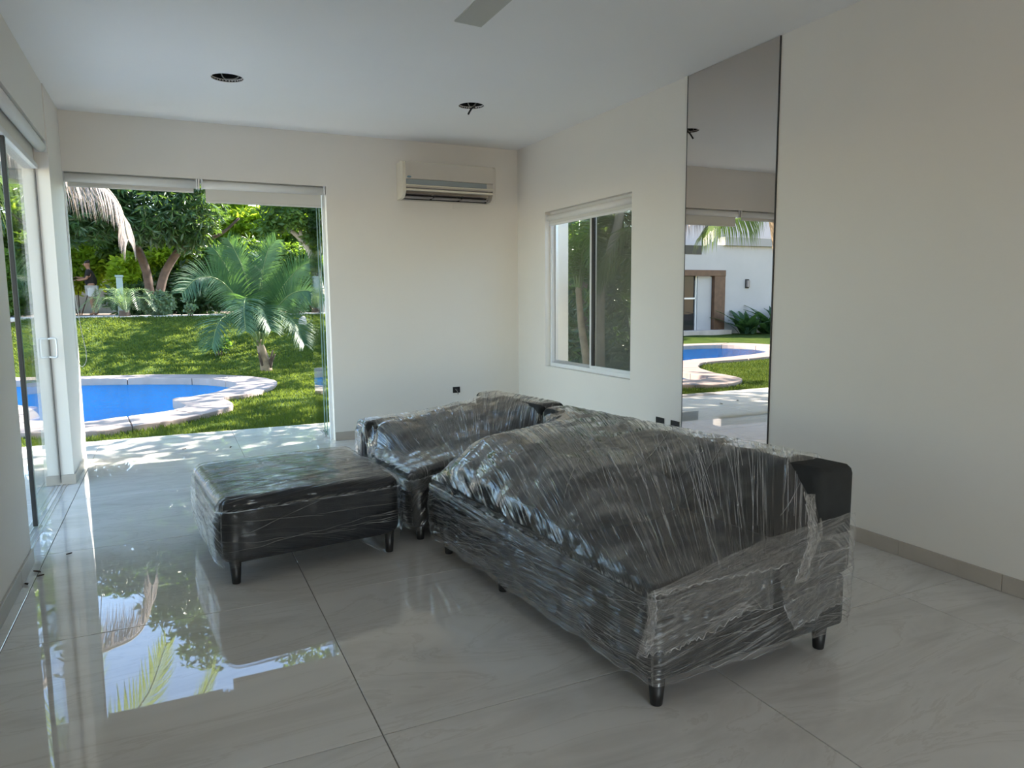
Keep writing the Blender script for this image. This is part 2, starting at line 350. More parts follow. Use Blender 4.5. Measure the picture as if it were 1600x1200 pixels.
for k, ((hx, hy), hr) in enumerate(HOLES):
    t = thing('ceiling_light_opening', ('empty round light cut-out in the ceiling above the terrace doors, pale wire inside' if k == 0 else 'empty round light cut-out in the ceiling near the air conditioner with a wire hanging out'), 'ceiling hole', (hx, hy, ZC+.02))
    v, f = [], []
    N = 32
    for zz, rr in ((ZC+.004, hr*1.0), (ZC+.10, hr*1.04), (ZC+.28, hr*1.04)):
        for q in range(N): v.append((hx+rr*math.cos(2*math.pi*q/N)*.999, hy+rr*math.sin(2*math.pi*q/N)*.999, zz))
    for a in range(2):
        for q in range(N): f.append((a*N+q, a*N+(q+1) % N, (a+1)*N+(q+1) % N, (a+1)*N+q))
    f.append(tuple(2*N+q for q in range(N)))
    mobj('recess', v, f, 'dark_void', t, True)
    if k == 0:
        tube('wire', spline([(hx-.06, hy+.03, ZC+.2), (hx-.03, hy+.05, ZC+.03), (hx+.02, hy+.06, ZC+.012), (hx+.08, hy+.02, ZC+.03), (hx+.09, hy, ZC+.15)], 6), .004, 'wire_pale', t, 6)
    else:
        tube('wire', spline([(hx+.02, hy+.02, ZC+.2), (hx+.03, hy-.01, ZC+.02), (hx-.01, hy-.02, ZC-.03), (hx-.04, hy-.03, ZC-.075)], 6), .0075, 'wire', t, 6)
        tube('wire', spline([(hx-.05, hy+.02, ZC+.2), (hx-.04, hy-.03, ZC+.01), (hx+.0, hy-.03, ZC-.01), (hx+.06, hy+.0, ZC+.05)], 6), .004, 'wire_pale', t, 6)
# baseboards made of cut tiles
def baseboard(name, segs):
    root = bpy.data.objects.new(name, None); C.objects.link(root); root['kind'] = 'structure'; WL[root.name] = Vector((0, 0, 0))
    for lo, hi in segs: box('tile', lo, hi, 'base_tile', root, .0015)
def cuts(a, b_, first, step):
    c = [a]; k = first
    while k < b_-.02:
        if k > a+.02: c.append(k)
        k += step
    return list(zip(c, c[1:]+[b_]))
g = .0012
baseboard('baseboard_right', [((XR-.012, a+g, .0005), (XR, b_-g, .08)) for a, b_ in cuts(YR, 3.345, 2.419-.5185*14, .5185)] + [((XR-.012, a+g, .0005), (XR, b_-g, .08)) for a, b_ in cuts(4.215, YB-.012, 4.49, .5185)])
baseboard('baseboard_back', [((a+g, YB-.012, .0005), (b_-g, YB, .08)) for a, b_ in cuts(1.395, XR, 1.95, .6)])
baseboard('baseboard_left', [((XL, a+g, .0005), (XL+.012, b_-g, .08)) for a, b_ in cuts(YR, 4.36, YR+.4, .6)] + [((-.89, 6.188, .0005), (XL+.02, 6.2, .075)), ((XL+.008, 6.201, .0005), (XL+.02, 6.96, .075))])
# ------------------------------------------------------------------ right window
wd = bpy.data.objects.new('window_1', None); C.objects.link(wd); wd['kind'] = 'structure'; WL[wd.name] = Vector((0, 0, 0))
xf = XR+.085
boxes('window_frame', [((xf-.03, WY0, WZ0), (xf+.04, WY0+.03, WZ1)), ((xf-.03, WY1-.03, WZ0), (xf+.04, WY1, WZ1)), ((xf-.03, WY0+.03, WZ0), (xf+.04, WY1-.03, WZ0+.035)), ((xf-.03, WY0+.03, WZ1-.03), (xf+.04, WY1-.03, WZ1))], 'white_alu', wd, .002)
ym = 5.60
sash = boxes('window_sash', [((xf+.005, ym-.02, WZ0+.035), (xf+.03, ym+.016, WZ1-.03)), ((xf+.005, WY1-.055, WZ0+.035), (xf+.03, WY1-.03, WZ1-.03)), ((xf+.005, ym+.016, WZ0+.035), (xf+.03, WY1-.055, WZ0+.06))], 'aluminium', wd, .002)
box('glass_pane', (xf+.014, ym+.01, WZ0+.05), (xf+.019, WY1-.05, WZ1-.03), 'glass', sash)
s2 = boxes('window_sash', [((xf-.025, ym-.012, WZ0+.035), (xf, ym+.012, WZ1-.03)), ((xf-.025, WY0+.03, WZ0+.035), (xf, WY0+.055, WZ1-.03)), ((xf-.025, WY0+.055, WZ0+.035), (xf, ym-.012, WZ0+.06))], 'white_alu', wd, .002)
box('glass_pane', (xf-.015, WY0+.05, WZ0+.055), (xf-.010, ym, WZ1-.03), 'glass', s2)
boxes('gasket', [((xf-.02, ym-.05, WZ0+.06), (xf-.002, ym-.012, WZ1-.03))], 'black_rubber', s2)
box('insect_screen', (xf+.033, WY0+.03, WZ0+.035), (xf+.035, ym+.0, WZ1-.03), 'screen', wd)
# roller blind of the window
def rolled_blind(name, label, p0, p1, rad, drop=None, axis='x', cord=None, fab='blind_white', group=None):
    t = thing(name, label, 'window blind', p0, group)
    v, f = tube_vf([p0, p1], rad, 20); mobj('roll', v, f, fab, t, True)
    d = (Vector(p1)-Vector(p0)).normalized(); side = Vector((-d.y, d.x, 0))
    for q in (p0, p1):
        q = Vector(q); s = 1 if (q-Vector(p0)).length < .01 else -1
        e = .006; a = q-d*s*e*2; lo = [min(a[i], q[i])-(.0 if abs(d[i]) > .5 else rad*1.05) for i in range(3)]; hi = [max(a[i], q[i])+(.0 if abs(d[i]) > .5 else rad*1.05) for i in range(3)]
        lo[2] = q.z-rad*1.0; hi[2] = q.z+rad*1.25
        box('bracket', lo, hi, 'white_alu', t, .001)
    if drop:
        off = drop[1]; z0 = p0[2]
        if axis == 'x':
            box('fabric', (p0[0]+.02, p0[1]+off-.0015, z0-drop[0]), (p1[0]-.02, p0[1]+off+.0015, z0), 'blind_fabric', t)
            box('bottom_rail', (p0[0]+.02, p0[1]+off-.008, z0-drop[0]-.018), (p1[0]-.02, p0[1]+off+.008, z0-drop[0]+.004), 'blind_fabric', t, .004)
        else:
            box('fabric', (p0[0]+off-.0015, p0[1]+.02, z0-drop[0]), (p0[0]+off+.0015, p1[1]-.02, z0), 'blind_fabric', t)
            box('bottom_rail', (p0[0]+off-.008, p0[1]+.02, z0-drop[0]-.018), (p0[0]+off+.008, p1[1]-.02, z0-drop[0]+.004), 'blind_white', t, .004)
    if cord:
        tube('cord', cord, .0028, 'blind_white', t, 6)
    return t
rolled_blind('roller_blind', 'white roller blind rolled up in the head of the right wall window', (XR+.035, WY0+.012, 2.135), (XR+.035, WY1-.012, 2.135), .028, (.06, .0), 'y')
zb = 2.372
def loop(x, y, z0, z1, wx, wy):
    A = [(x, y, z0)] + [(x+wx*(1-(1-k/6.)**2)*.5, y+wy*(k/6.)*.5, z0+(z1+.1-z0)*k/6.) for k in range(1, 7)]
    A += [(x+wx*.5, y+wy*.5, z1+.02), (x+wx*.2, y+wy*.2, z1), (x, y, z1+.03)] + [(x-.012, y, z1+.1), (x-.012, y, z0)]
    return spline(A, 3)
rolled_blind('roller_blind', 'left white roller blind above the terrace opening, its cord loop hanging beside the column', (-.705, YB+.045, zb), (.28, YB+.045, zb), .036, (.055, -.0), 'x',
             cord=spline([(-.70, YB+.0, zb), (-.70, YB-.01, 1.6), (-.665, YB-.02, 1.15), (-.64, YB-.02, .92), (-.665, YB-.02, .83), (-.70, YB-.01, .86), (-.712, YB, 1.1), (-.708, YB, zb)], 8))
rolled_blind('roller_blind', 'right roller blind over the terrace opening with a strip of beige fabric let down', (.335, YB+.045, zb), (1.375, YB+.045, zb), .036, (.135, -.0), 'x',
             cord=[(1.375, YB+.02, zb), (1.378, YB+.02, 1.2), (1.372, YB+.02, .55), (1.366, YB+.02, 1.2), (1.364, YB+.02, zb)], fab='blind_white')
rolled_blind('roller_blind', 'white roller blind rolled up above the glass door of the left wall', (-.755, 4.37, 2.455), (-.755, 6.19, 2.455), .036, None, 'y')
box('blind_bracket', (.295, YB+.005, 2.33), (.309, YB+.09, 2.415), 'aluminium', bpy.data.objects['roller_blind.001'], .002)
# frame strip along the right jamb and head of the terrace opening
boxes('trim_1', [((1.37, YB+.085, 0), (1.395, YB+.13, 2.415)), ((-.72, YB+.085, 2.39), (1.37, YB+.13, 2.415))], 'white_alu')
# stacked frameless panels folded against the right jamb, standing outside
for k in range(2):
    t = thing('folding_glass_panel', ('clear frameless glass panel folded back against the right jamb of the terrace opening' if k == 0 else 'second clear glass panel folded behind the first at the right jamb, further outside'), 'glass panel', (1.34-.02*k, YB+.16, 0))
    x = 1.352-.018*k
    box('glass_pane', (x, YB+.17+.03*k, .03), (x+.008, YB+.62+.04*k, 2.33), 'glass', t)
    box('glass_edge', (x-.001, YB+.165+.03*k, .03), (x+.009, YB+.17+.03*k, 2.33), 'glass_edge', t)
    box('bottom_fitting', (x-.004, YB+.17+.03*k, .004), (x+.012, YB+.24+.03*k, .06), 'chrome', t, .002)
    box('top_fitting', (x-.004, YB+.17+.03*k, 2.33), (x+.012, YB+.24+.03*k, 2.38), 'chrome', t, .002)
# ------------------------------------------------------------------ left sliding door
dr = bpy.data.objects.new('door_1', None); C.objects.link(dr); dr['kind'] = 'structure'; WL[dr.name] = Vector((0, 0, 0))
lf = box('glass_pane', (-.806, 5.10, .02), (-.796, 6.185, 2.33), 'glass', dr)
boxes('glass_edge', [((-.807, 6.185, .02), (-.795, 6.192, 2.33))], 'black_rubber', dr)
boxes('meeting_stile', [((-.812, 5.045, .012), (-.788, 5.075, 2.335))], 'black_rubber', dr, .002)
boxes('meeting_stile', [((-.816, 5.078, .012), (-.79, 5.10, 2.335))], 'glass_edge', dr, .002)
p2 = box('glass_pane', (-.856, 4.40, .02), (-.846, 5.12, 2.33), 'glass', dr)
boxes('stile', [((-.86, 4.42, .012), (-.835, 4.455, 2.335)), ((-.86, 4.52, .012), (-.842, 4.535, 2.335))], 'white_alu', dr, .002)
boxes('stile', [((-.832, 4.362, .012), (-.77, 4.40, 2.335))], 'aluminium', dr, .002)
def dhandle(s):
    x0 = -.801+s*.006; xo = -.801+s*.055; z0, z1, y = .955, 1.105, 6.12
    return spline([(x0, y, z1-.01), (xo-s*.012, y, z1-.006), (xo, y, z1-.025), (xo, y, z0+.025), (xo-s*.012, y, z0+.006), (x0, y, z0+.01)], 5)
tube('handle', dhandle(1), .0065, 'white_alu', dr, 8); tube('handle', dhandle(-1), .0065, 'white_alu', dr, 8)
boxes('track', [((-.845, 4.36, .0), (-.838, 6.2, .006)), ((-.815, 4.36, .0), (-.81, 6.2, .006)), ((-.79, 4.36, .0), (-.785, 6.2, .006)), ((-.765, 4.36, .0), (-.757, 6.2, .004))], 'aluminium', dr)
boxes('head_rail', [((-.87, 4.36, 2.30), (-.78, 6.2, 2.335))], 'white_alu', dr, .002)
# outside eave over the left doors
boxes('trim_2', [((-1.25, YR, 2.66), (-.90, 6.6, 2.76)), ((-1.30, YR, 2.55), (-1.25, 6.6, 2.80))], 'outer_paint')
# ------------------------------------------------------------------ mirror
t = thing('wall_mirror', 'tall smoked mirror strip from floor to ceiling on the right wall', 'mirror', (XR, 3.78, 0))
box('mirror_glass', (XR-.006, 3.362, .003), (XR-.001, 4.203, ZC-.003), 'mirror', t)
boxes('edge', [((XR-.0075, 3.355, .002), (XR, 3.362, ZC-.002)), ((XR-.0075, 4.203, .002), (XR, 4.208, ZC-.002))], 'mirror_edge', t)
# ------------------------------------------------------------------ socket boxes
def socket_box(label, c, axis, w_=.072, h_=.052):
    x, y, z = c; t = thing('socket_box', label, 'electrical box', c); d = .004
    def B(a0, a1, z0, z1, n0, n1, name, m_):
        if axis == 'y': box(name, (x+a0, y-n1, z+z0), (x+a1, y-n0, z+z1), m_, t, .0008)
        else: box(name, (x-n1, y+a0, z+z0), (x-n0, y+a1, z+z1), m_, t, .0008)
    B(-w_/2, w_/2, -h_/2, h_/2, 0, .002, 'back_plate', 'black')
    for a0, a1, z0, z1 in ((-w_/2, w_/2, h_/2-.004, h_/2), (-w_/2, w_/2, -h_/2, -h_/2+.004), (-w_/2, -w_/2+.004, -h_/2+.004, h_/2-.004), (w_/2-.004, w_/2, -h_/2+.004, h_/2-.004)):
        B(a0, a1, z0, z1, .002, .006, 'rim', 'black')
    if axis == 'y': tube('wire', spline([(x-.01, y-.003, z+.01), (x-.004, y-.014, z-.004), (x+.008, y-.012, z-.02), (x+.014, y-.01, z-.04)], 5), .0028, 'wire_pale', t, 6); tube('wire', spline([(x+.006, y-.003, z+.01), (x+.012, y-.012, z-.015), (x+.016, y-.008, z-.046)], 5), .004, 'wire', t, 6)
    else: tube('wire', spline([(x-.003, y-.01, z+.01), (x-.014, y, z-.004), (x-.012, y+.01, z-.02)], 5), .002, 'wire', t, 6)
socket_box('open black socket box with loose wires in the back wall below the air conditioner', (2.661, YB, .42), 'y', .078, .062)
socket_box('open black socket box low on the right wall, the one further from the mirror', (XR, 4.467, .40), 'x', .10, .07)
socket_box('open black socket box low on the right wall, the one right beside the mirror', (XR, 4.285, .40), 'x', .10, .07)
# ------------------------------------------------------------------ air conditioner
t = thing('air_conditioner', 'cream wall-mounted split air conditioner high on the back wall', 'air conditioner', (2.57, YB, 2.33))
ax0, ax1, ay = 2.078, 3.045, YB-.205
prof = [(YB-.002, 2.665), (ay+.03, 2.668), (ay+.004, 2.655), (ay, 2.62), (ay, 2.44), (ay+.004, 2.39), (ay+.03, 2.345), (ay+.07, 2.325), (YB-.002, 2.32)]
def extr(name, x0, x1, prof, m_, parent, sm_=False):
    v = [(x0, y, z) for y, z in prof] + [(x1, y, z) for y, z in prof]; N = len(prof)
    f = [(i, (i+1) % N, N+(i+1) % N, N+i) for i in range(N)] + [tuple(reversed(range(N))), tuple(range(N, 2*N))]
    return mobj(name, v, f, m_, parent, sm_)
# casing body is cut low so that the outlet is a real slot
body = [(YB-.002, 2.662), (ay+.03, 2.665), (ay+.012, 2.655), (ay+.010, 2.62), (ay+.010, 2.44), (ay+.014, 2.425), (ay+.10, 2.415), (ay+.15, 2.34), (YB-.002, 2.32)]
extr('casing', ax0+.03, ax1-.03, body, 'panel_plastic', t)
extr('side_cover', ax0, ax0+.032, prof, 'cream_plastic', t); extr('side_cover', ax1-.032, ax1, prof, 'panel_plastic', t)
box('front_panel', (ax0+.03, ay-.004, 2.50), (ax1-.03, ay+.012, 2.662), 'panel_plastic', t, .004, 2)
box('display_strip', (ax0+.035, ay-.003, 2.45), (ax1-.10, ay+.012, 2.497), 'grey_strip', t, .002)
box('lower_lip', (ax0+.03, ay-.002, 2.437), (ax1-.03, ay+.012, 2.449), 'cream_plastic', t, .002)
box('slot', (ax0+.035, ay+.014, 2.418), (ax1-.08, ay+.05, 2.436), 'vane_grey', t)
lv = box('louvre', (ax0+.034, ay-.006, 2.392), (ax1-.034, ay+.045, 2.412), 'cream_plastic', t, .006, 2)
for k in range(3):
    a = ax0+.035+k*(ax1-ax0-.09)/3; b_ = a+(ax1-ax0-.09)/3-.022
    box('outlet_vane', (a, ay+.02, 2.332), (b_, ay+.13, 2.343), 'vane_grey', t, .003)
    box('outlet_vane', (a, ay+.035, 2.362), (b_, ay+.12, 2.371), 'vane_grey', t, .003)
box('outlet_back', (ax0+.03, ay+.13, 2.325), (ax1-.05, ay+.15, 2.42), 'black', t)
v = [(ax0+.062+.022*math.cos(a*math.pi/12), ay-.0055, 2.518+.010*math.sin(a*math.pi/12)) for a in range(24)]
v += [(p[0], ay-.003, p[2]) for p in v]
mobj('badge', v, [tuple(range(24))] + [(i, (i+1) % 24, 24+(i+1) % 24, 24+i) for i in range(24)], 'logo_blue', t)
boxes('wall_cover', [((2.655, YB-.006, 2.262), (2.76, YB, 2.318))], 'wall_paint', t, .002)
# ------------------------------------------------------------------ ceiling fan
hx, hy, hz = 1.305, 2.47, 2.60
t = thing('ceiling_fan', 'grey ceiling fan, one blade tip entering the picture at the top', 'fan', (hx, hy, hz))
v, f = tube_vf([(hx, hy, ZC-.001), (hx, hy, ZC-.05)], [.075, .05], 24); mobj('canopy', v, f, 'fan_grey', t, True)
tube('rod', [(hx, hy, ZC-.04), (hx, hy, hz+.06)], .013, 'fan_grey', t, 12)
v, f = tube_vf([(hx, hy, hz+.07), (hx, hy, hz+.06), (hx, hy, hz-.03), (hx, hy, hz-.05)], [.05, .10, .10, .06], 28); mobj('motor', v, f, 'fan_grey', t, True)
for k in range(3):
    a = math.radians(90+120*k); d = Vector((math.cos(a), math.sin(a), 0)); s = Vector((-d.y, d.x, 0)); c0 = Vector((hx, hy, hz))
    # tip cut obliquely like in the photo
    pts = [d*.11-s*.045, d*.22-s*.058, d*.70-s*.055, d*.735+s*.055, d*.22+s*.058, d*.11+s*.045]
    if k == 0: pts[2], pts[3] = d*.70-s*.058, d*.735+s*.058
    tw = .16
    vv = [c0+p+Vector((0, 0, p.dot(s)*tw)) for p in pts]; vv2 = [q-Vector((0, 0, .007)) for q in vv]; N = len(vv)
    mobj('blade', vv+vv2, [tuple(range(N)), tuple(reversed(range(N, 2*N)))]+[(i, N+i, N+(i+1) % N, (i+1) % N) for i in range(N)], 'fan_grey', t)
#SOFA
# ================================================================== wrapped sofa pieces
rng = np.random.default_rng(7)
from mathutils.bvhtree import BVHTree
def from_above(root, Q, names=('base', 'seat_cushion', 'backrest', 'pillow', 'body')):
    trees = []
    for o in bpy.data.objects:
        if o.parent == root and o.name.split('.')[0] in names:
            trees.append(BVHTree.FromPolygons([v.co.copy() for v in o.data.vertices], [tuple(p.vertices) for p in o.data.polygons]))
    def f(U, V):
        P = Q.xy(*Q.rnd(U, V)); c = Q.xy(np.array(Q.w/2), np.array(Q.l/2)); P = c+(P-c)*.972; h = np.full(U.shape, .40)
        for i in range(U.shape[0]):
            for j in range(U.shape[1]):
                for t_ in trees:
                    r_ = t_.ray_cast(Vector((P[i, j, 0], P[i, j, 1], 2)), Vector((0, 0, -1)))
                    if r_[0] is not None: h[i, j] = max(h[i, j], r_[0].z)
        return h
    return f
class Quad:
    """footprint given by four floor corners; maps metres (u,v) to world"""
    def __init__(s, p00, p10, p01, p11, R=.05):
        s.p = [np.array(q, float) for q in (p00, p10, p01, p11)]; s.R = R
        s.w = np.linalg.norm(s.p[1]-s.p[0]); s.l = np.linalg.norm(s.p[2]-s.p[0])
    def xy(s, u, v):
        a = np.asarray(u)/s.w; b_ = np.asarray(v)/s.l; a, b_ = a[..., None], b_[..., None]
        return (1-a)*(1-b_)*s.p[0]+a*(1-b_)*s.p[1]+(1-a)*b_*s.p[2]+a*b_*s.p[3]
    def rnd(s, u, v, R=None):
        """pull the square corners in to a rounded outline"""
        R = R or s.R; u = np.array(u, float); v = np.array(v, float)
        for cu, du in ((R, -1), (s.w-R, 1)):
            for cv, dv in ((R, -1), (s.l-R, 1)):
                x = (u-cu)*du; y = (v-cv)*dv; k = (x > 0) & (y > 0)
                mm_ = np.maximum(x, y); L = np.hypot(x, y); f = np.where(k, mm_/np.maximum(L, 1e-9), 1)
                u = np.where(k, cu+x*f*du, u); v = np.where(k, cv+y*f*dv, v)
        return u, v
def qbox(name, Q, lo, hi, material, parent, bev=.03, seg=3, R=None):
    bm = bmesh.new(); bbox(bm, lo, hi)
    vert_edges = [e for e in bm.edges if abs(e.verts[0].co.z-e.verts[1].co.z) > 1e-4]
    bmesh.ops.bevel(bm, geom=vert_edges, offset=R or Q.R, segments=5, affect='EDGES', profile=.5)
    top = [e for e in bm.edges if min(e.verts[0].co.z, e.verts[1].co.z) > hi[2]-1e-4 or max(e.verts[0].co.z, e.verts[1].co.z) < lo[2]+1e-4]
    bmesh.ops.bevel(bm, geom=top, offset=bev, segments=seg, affect='EDGES', profile=.5)
    for v in bm.verts:
        p = Q.xy(v.co.x, v.co.y); v.co.x, v.co.y = float(p[0]), float(p[1])
    return bmo(name, bm, material, parent, True)
def leg(Q, u, v, z1, parent, r0=.021, r1=.029):
    x, y = Q.xy(u, v); tv, tf = tube_vf([(x, y, 0.001), (x, y, .004), (x, y, z1)], [r0*.92, r0, r1], 20)
    return mobj('leg', tv, tf, 'leg_black', parent, True)
def pillow(name, Q, c, size, rot, tilt, material, parent):
    """soft cushion: squarish outline, thin pinched rim, full middle"""
    NU, NV = 40, 21; vs, fs = [], []
    Rm = Matrix.Rotation(rot, 3, 'Z') @ Matrix.Rotation(tilt[1], 3, 'Y') @ Matrix.Rotation(tilt[0], 3, 'X')
    cxy = Q.xy(c[0], c[1])
    for j in range(NV):
        ph = -math.pi/2+math.pi*j/(NV-1)
        for i in range(NU):
            th = 2*math.pi*i/NU; cc = math.cos(ph); e = .55
            x = math.copysign(abs(math.cos(th))**e, math.cos(th)); y = math.copysign(abs(math.sin(th))**e, math.sin(th))
            k = cc**.55; z = math.sin(ph)
            thick = (1-.55*max(abs(x), abs(y))**4*k**3)
            p = Rm @ Vector((x*k*size[0]/2, y*k*size[1]/2, z*size[2]/2*thick))
            vs.append((cxy[0]+p.x, cxy[1]+p.y, c[2]+p.z))
    for j in range(NV-1):
        for i in range(NU): fs.append((j*NU+i, j*NU+(i+1) % NU, (j+1)*NU+(i+1) % NU, (j+1)*NU+i))
    return mobj(name, vs, fs, material, parent, True)
def lump(U, V, c, size, rot, tilt, zc):
    """height of the same cushion seen from above (for the film to lie on)"""
    x = (U-c[0])*math.cos(rot)+(V-c[1])*math.sin(rot); y = -(U-c[0])*math.sin(rot)+(V-c[1])*math.cos(rot)
    a, b_ = np.abs(x)/(size[0]/2), np.abs(y)/(size[1]/2)
    r_ = np.clip(1-(a**3.2+b_**3.2), 0, None)
    h = zc+size[2]/2*r_**.5 + x*-math.tan(tilt[1]) + y*math.tan(tilt[0])
    return np.where(r_ > 0, h, -1)
def wrinkle(across, along, seed, amp):
    r = np.random.default_rng(seed); d = np.zeros_like(across)
    for k, a in ((22, 1), (37, .8), (61, .6), (97, .4), (141, .25)):
        p1, p2, p3, q = r.uniform(0, 6.28, 4)
        w_ = .5+.5*np.sin(along*r.uniform(2, 6)+p1+across*r.uniform(3, 9))
        s = np.sin(across*k+p2+np.sin(along*r.uniform(2, 5)+p3)*1.2)
        d += a*w_*(1-2*np.abs(s)**.7)*.5
    return d*amp
def film(name, Q, obstacle, pole, material, parent, NU, NV, z0=.085, iters=900, off=.007, seed=1, amp=.004, kang=1.2, edge_r=.045, cut=None, skirt=26, edge_pin=None, low_ripple=.006, dirv=None, tent=0, slack=0, slack_f=lambda v: .55, strands=(0, 0), swid=.0016):
    u1 = np.linspace(0, Q.w, NU); v1 = np.linspace(0, Q.l, NV); U, V = np.meshgrid(u1, v1, indexing='ij')
    h0 = obstacle(U, V)
    d = np.minimum(np.minimum(U, Q.w-U), np.minimum(V, Q.l-V)); rr = np.clip(edge_r-d, 0, edge_r)
    drop = edge_r-np.sqrt(np.maximum(edge_r**2-rr**2, 0)); h0 = h0-drop
    if tent:      # the film runs straight from high point to high point along the length
        for i in range(NU):
            hull = []
            for j in range(NV):
                while len(hull) > 1 and (h0[i, hull[-1]]-h0[i, hull[-2]])*(j-hull[-2]) <= (h0[i, j]-h0[i, hull[-2]])*(hull[-1]-hull[-2]): hull.pop()
                hull.append(j)
            h0[i] = np.maximum(h0[i], np.interp(np.arange(NV), hull, h0[i, hull])-tent)
    if slack:     # and nearly straight across the width
        for j in range(NV):
            hull = []
            for i in range(NU):
                while len(hull) > 1 and (h0[hull[-1], j]-h0[hull[-2], j])*(i-hull[-2]) <= (h0[i, j]-h0[hull[-2], j])*(hull[-1]-hull[-2]): hull.pop()
                hull.append(i)
            line = np.interp(np.arange(NU), hull, h0[hull, j]); gap = line-h0[:, j]
            h0[:, j] = np.where(gap > 0, line-gap*slack_f(v1[j]), h0[:, j])
    h = h0.copy()
    pin = np.zeros_like(h, bool); pin[[0, -1], :] = True; pin[:, [0, -1]] = True
    for it in range(iters):
        av = h.copy(); av[1:-1, 1:-1] = .25*(h[2:, 1:-1]+h[:-2, 1:-1]+h[1:-1, 2:]+h[1:-1, :-2])
        h = np.where(pin, h0, np.maximum(h0, av+ (av-h)*.0))
    X, Y = U - pole[0], V - pole[1]
    ang = np.arctan2(X, Y) if dirv is None else None; rad = np.hypot(X, Y)
    if dirv is None: across, along = ang*kang, rad
    else: across, along = X*-dirv[1]+Y*dirv[0], X*dirv[0]+Y*dirv[1]
    free = np.clip((h-h0)/.02, 0, 1)
    edge = np.clip(d/.05, 0, 1)
    Hh = h + off + wrinkle(across, along, seed, amp)*(.35+.65*edge)
    uu, vv = Q.rnd(U, V)
    ct = lambda uu, vv, o: (np.array([Q.w/2, Q.l/2]))
    P = Q.xy(uu, vv)
    cen = Q.xy(np.array(Q.w/2), np.array(Q.l/2))
    verts = [np.concatenate([P, Hh[..., None]], -1).reshape(-1, 3)]
    uvs = [np.stack([along, across], -1).reshape(-1, 2)]
    I = np.arange(NU*NV).reshape(NU, NV)
    faces = [np.stack([I[:-1, :-1], I[1:, :-1], I[1:, 1:], I[:-1, 1:]], -1).reshape(-1, 4)]
    if cut is not None:
        keep = ~cut(U[:-1, :-1].ravel()+.5*Q.w/NU, V[:-1, :-1].ravel()+.5*Q.l/NV, h[:-1, :-1].ravel()); faces[0] = faces[0][keep]
    # skirts all round
    loop_ = [(i, 0) for i in range(NU)] + [(NU-1, j) for j in range(1, NV)] + [(i, NV-1) for i in range(NU-2, -1, -1)] + [(0, j) for j in range(NV-2, 0, -1)]
    L = len(loop_); li = np.array([i for i, j in loop_]); lj = np.array([j for i, j in loop_])
    top = np.concatenate([P[li, lj], Hh[li, lj][:, None]], -1)
    # outward normals of the outline
    nx_ = np.roll(top, -1, 0)[:, :2]-np.roll(top, 1, 0)[:, :2]; nn = np.stack([nx_[:, 1], -nx_[:, 0]], -1); nn /= np.maximum(np.linalg.norm(nn, axis=1, keepdims=True), 1e-9)
    per = np.concatenate([[0], np.cumsum(np.linalg.norm(np.diff(top[:, :2], axis=0), axis=1))])
    ta, tb_ = across[li, lj], along[li, lj]; base = NU*NV
    zb = z0+low_ripple*np.sin(per*17+seed)+low_ripple*.6*np.sin(per*41+seed*2)
    rows = []
    for k in range(1, skirt+1):
        f = k/skirt; z = top[:, 2]*(1-f)+zb*f; drop_ = top[:, 2]-z
        ac = drop_*1.0+.15*np.sin(per*2.2+seed)*f + .25*ta; al = per
        blend = min(1, f*5)
        o_ = (.006+.010*math.sin(math.pi*min(1, f*1.0)))+wrinkle(ac+.3*np.sin(per*1.3), al, seed+5, amp*1.1)*min(1, f*6)
        if f > .9: o_ = o_*.8
        p = np.concatenate([top[:, :2]+nn*o_[:, None], z[:, None]], -1); rows.append(p)
        uvs.append(np.stack([al*blend+tb_*(1-blend), ac*blend+ta*(1-blend)+3*0], -1))
    verts += rows
    idx_prev = I[li, lj]
    for k in range(skirt):
        cur = base+k*L+np.arange(L)
        fq = np.stack([idx_prev, np.roll(idx_prev, -1), np.roll(cur, -1), cur], -1)
        if cut is not None:
            keep = ~cut(U[li, lj], V[li, lj], (rows[k][:, 2])); fq = fq[keep]
        faces.append(fq); idx_prev = cur
    vs = np.concatenate(verts); fs = np.concatenate(faces); uv = np.concatenate(uvs)
    fs = fs[:, ::-1]
    fo = mobj(name, vs, fs, material, parent, True, uvs=uv)
    # pulled creases: thin raised ridges of gathered film
    r = np.random.default_rng(seed+77); cv, cf = [], []
    T3 = np.concatenate([P, Hh[..., None]], -1); SK = np.stack([top]+rows)
    def samp(A, a, b_):
        a = min(max(a, 0), A.shape[0]-1.001); b_ = min(max(b_, 0), A.shape[1]-1.001); i, j = int(a), int(b_); f, g_ = a-i, b_-j
        return (A[i, j]*(1-f)+A[i+1, j]*f)*(1-g_)+(A[i, j+1]*(1-f)+A[i+1, j+1]*f)*g_
    def ribbon(pts, wv):
        pts = np.array(pts); n_ = len(pts)
        if n_ < 4: return
        tg = np.gradient(pts, axis=0); tg /= np.maximum(np.linalg.norm(tg, axis=1, keepdims=True), 1e-9)
        view = np.concatenate([pts[:, :2]-cen, np.full((n_, 1), 0.)], 1); view /= np.linalg.norm(view, axis=1, keepdims=True); view = view*.7+np.array([0, 0, .7]); sd_ = np.cross(tg, view); sd_ /= np.maximum(np.linalg.norm(sd_, axis=1, keepdims=True), 1e-9); nm = np.cross(sd_, tg)
        prof = np.sin(np.pi*np.linspace(.04, .96, n_))[:, None]**.5*wv; b0 = sum(len(c) for c in cv)
        c = np.stack([pts-sd_*prof+nm*.0005, pts+nm*.0034, pts+sd_*prof+nm*.0005], 1).reshape(-1, 3); cv.append(c)
        for k in range(n_-1):
            a = b0+3*k; cf.append((a, a+1, a+4, a+3)); cf.append((a+1, a+2, a+5, a+4))
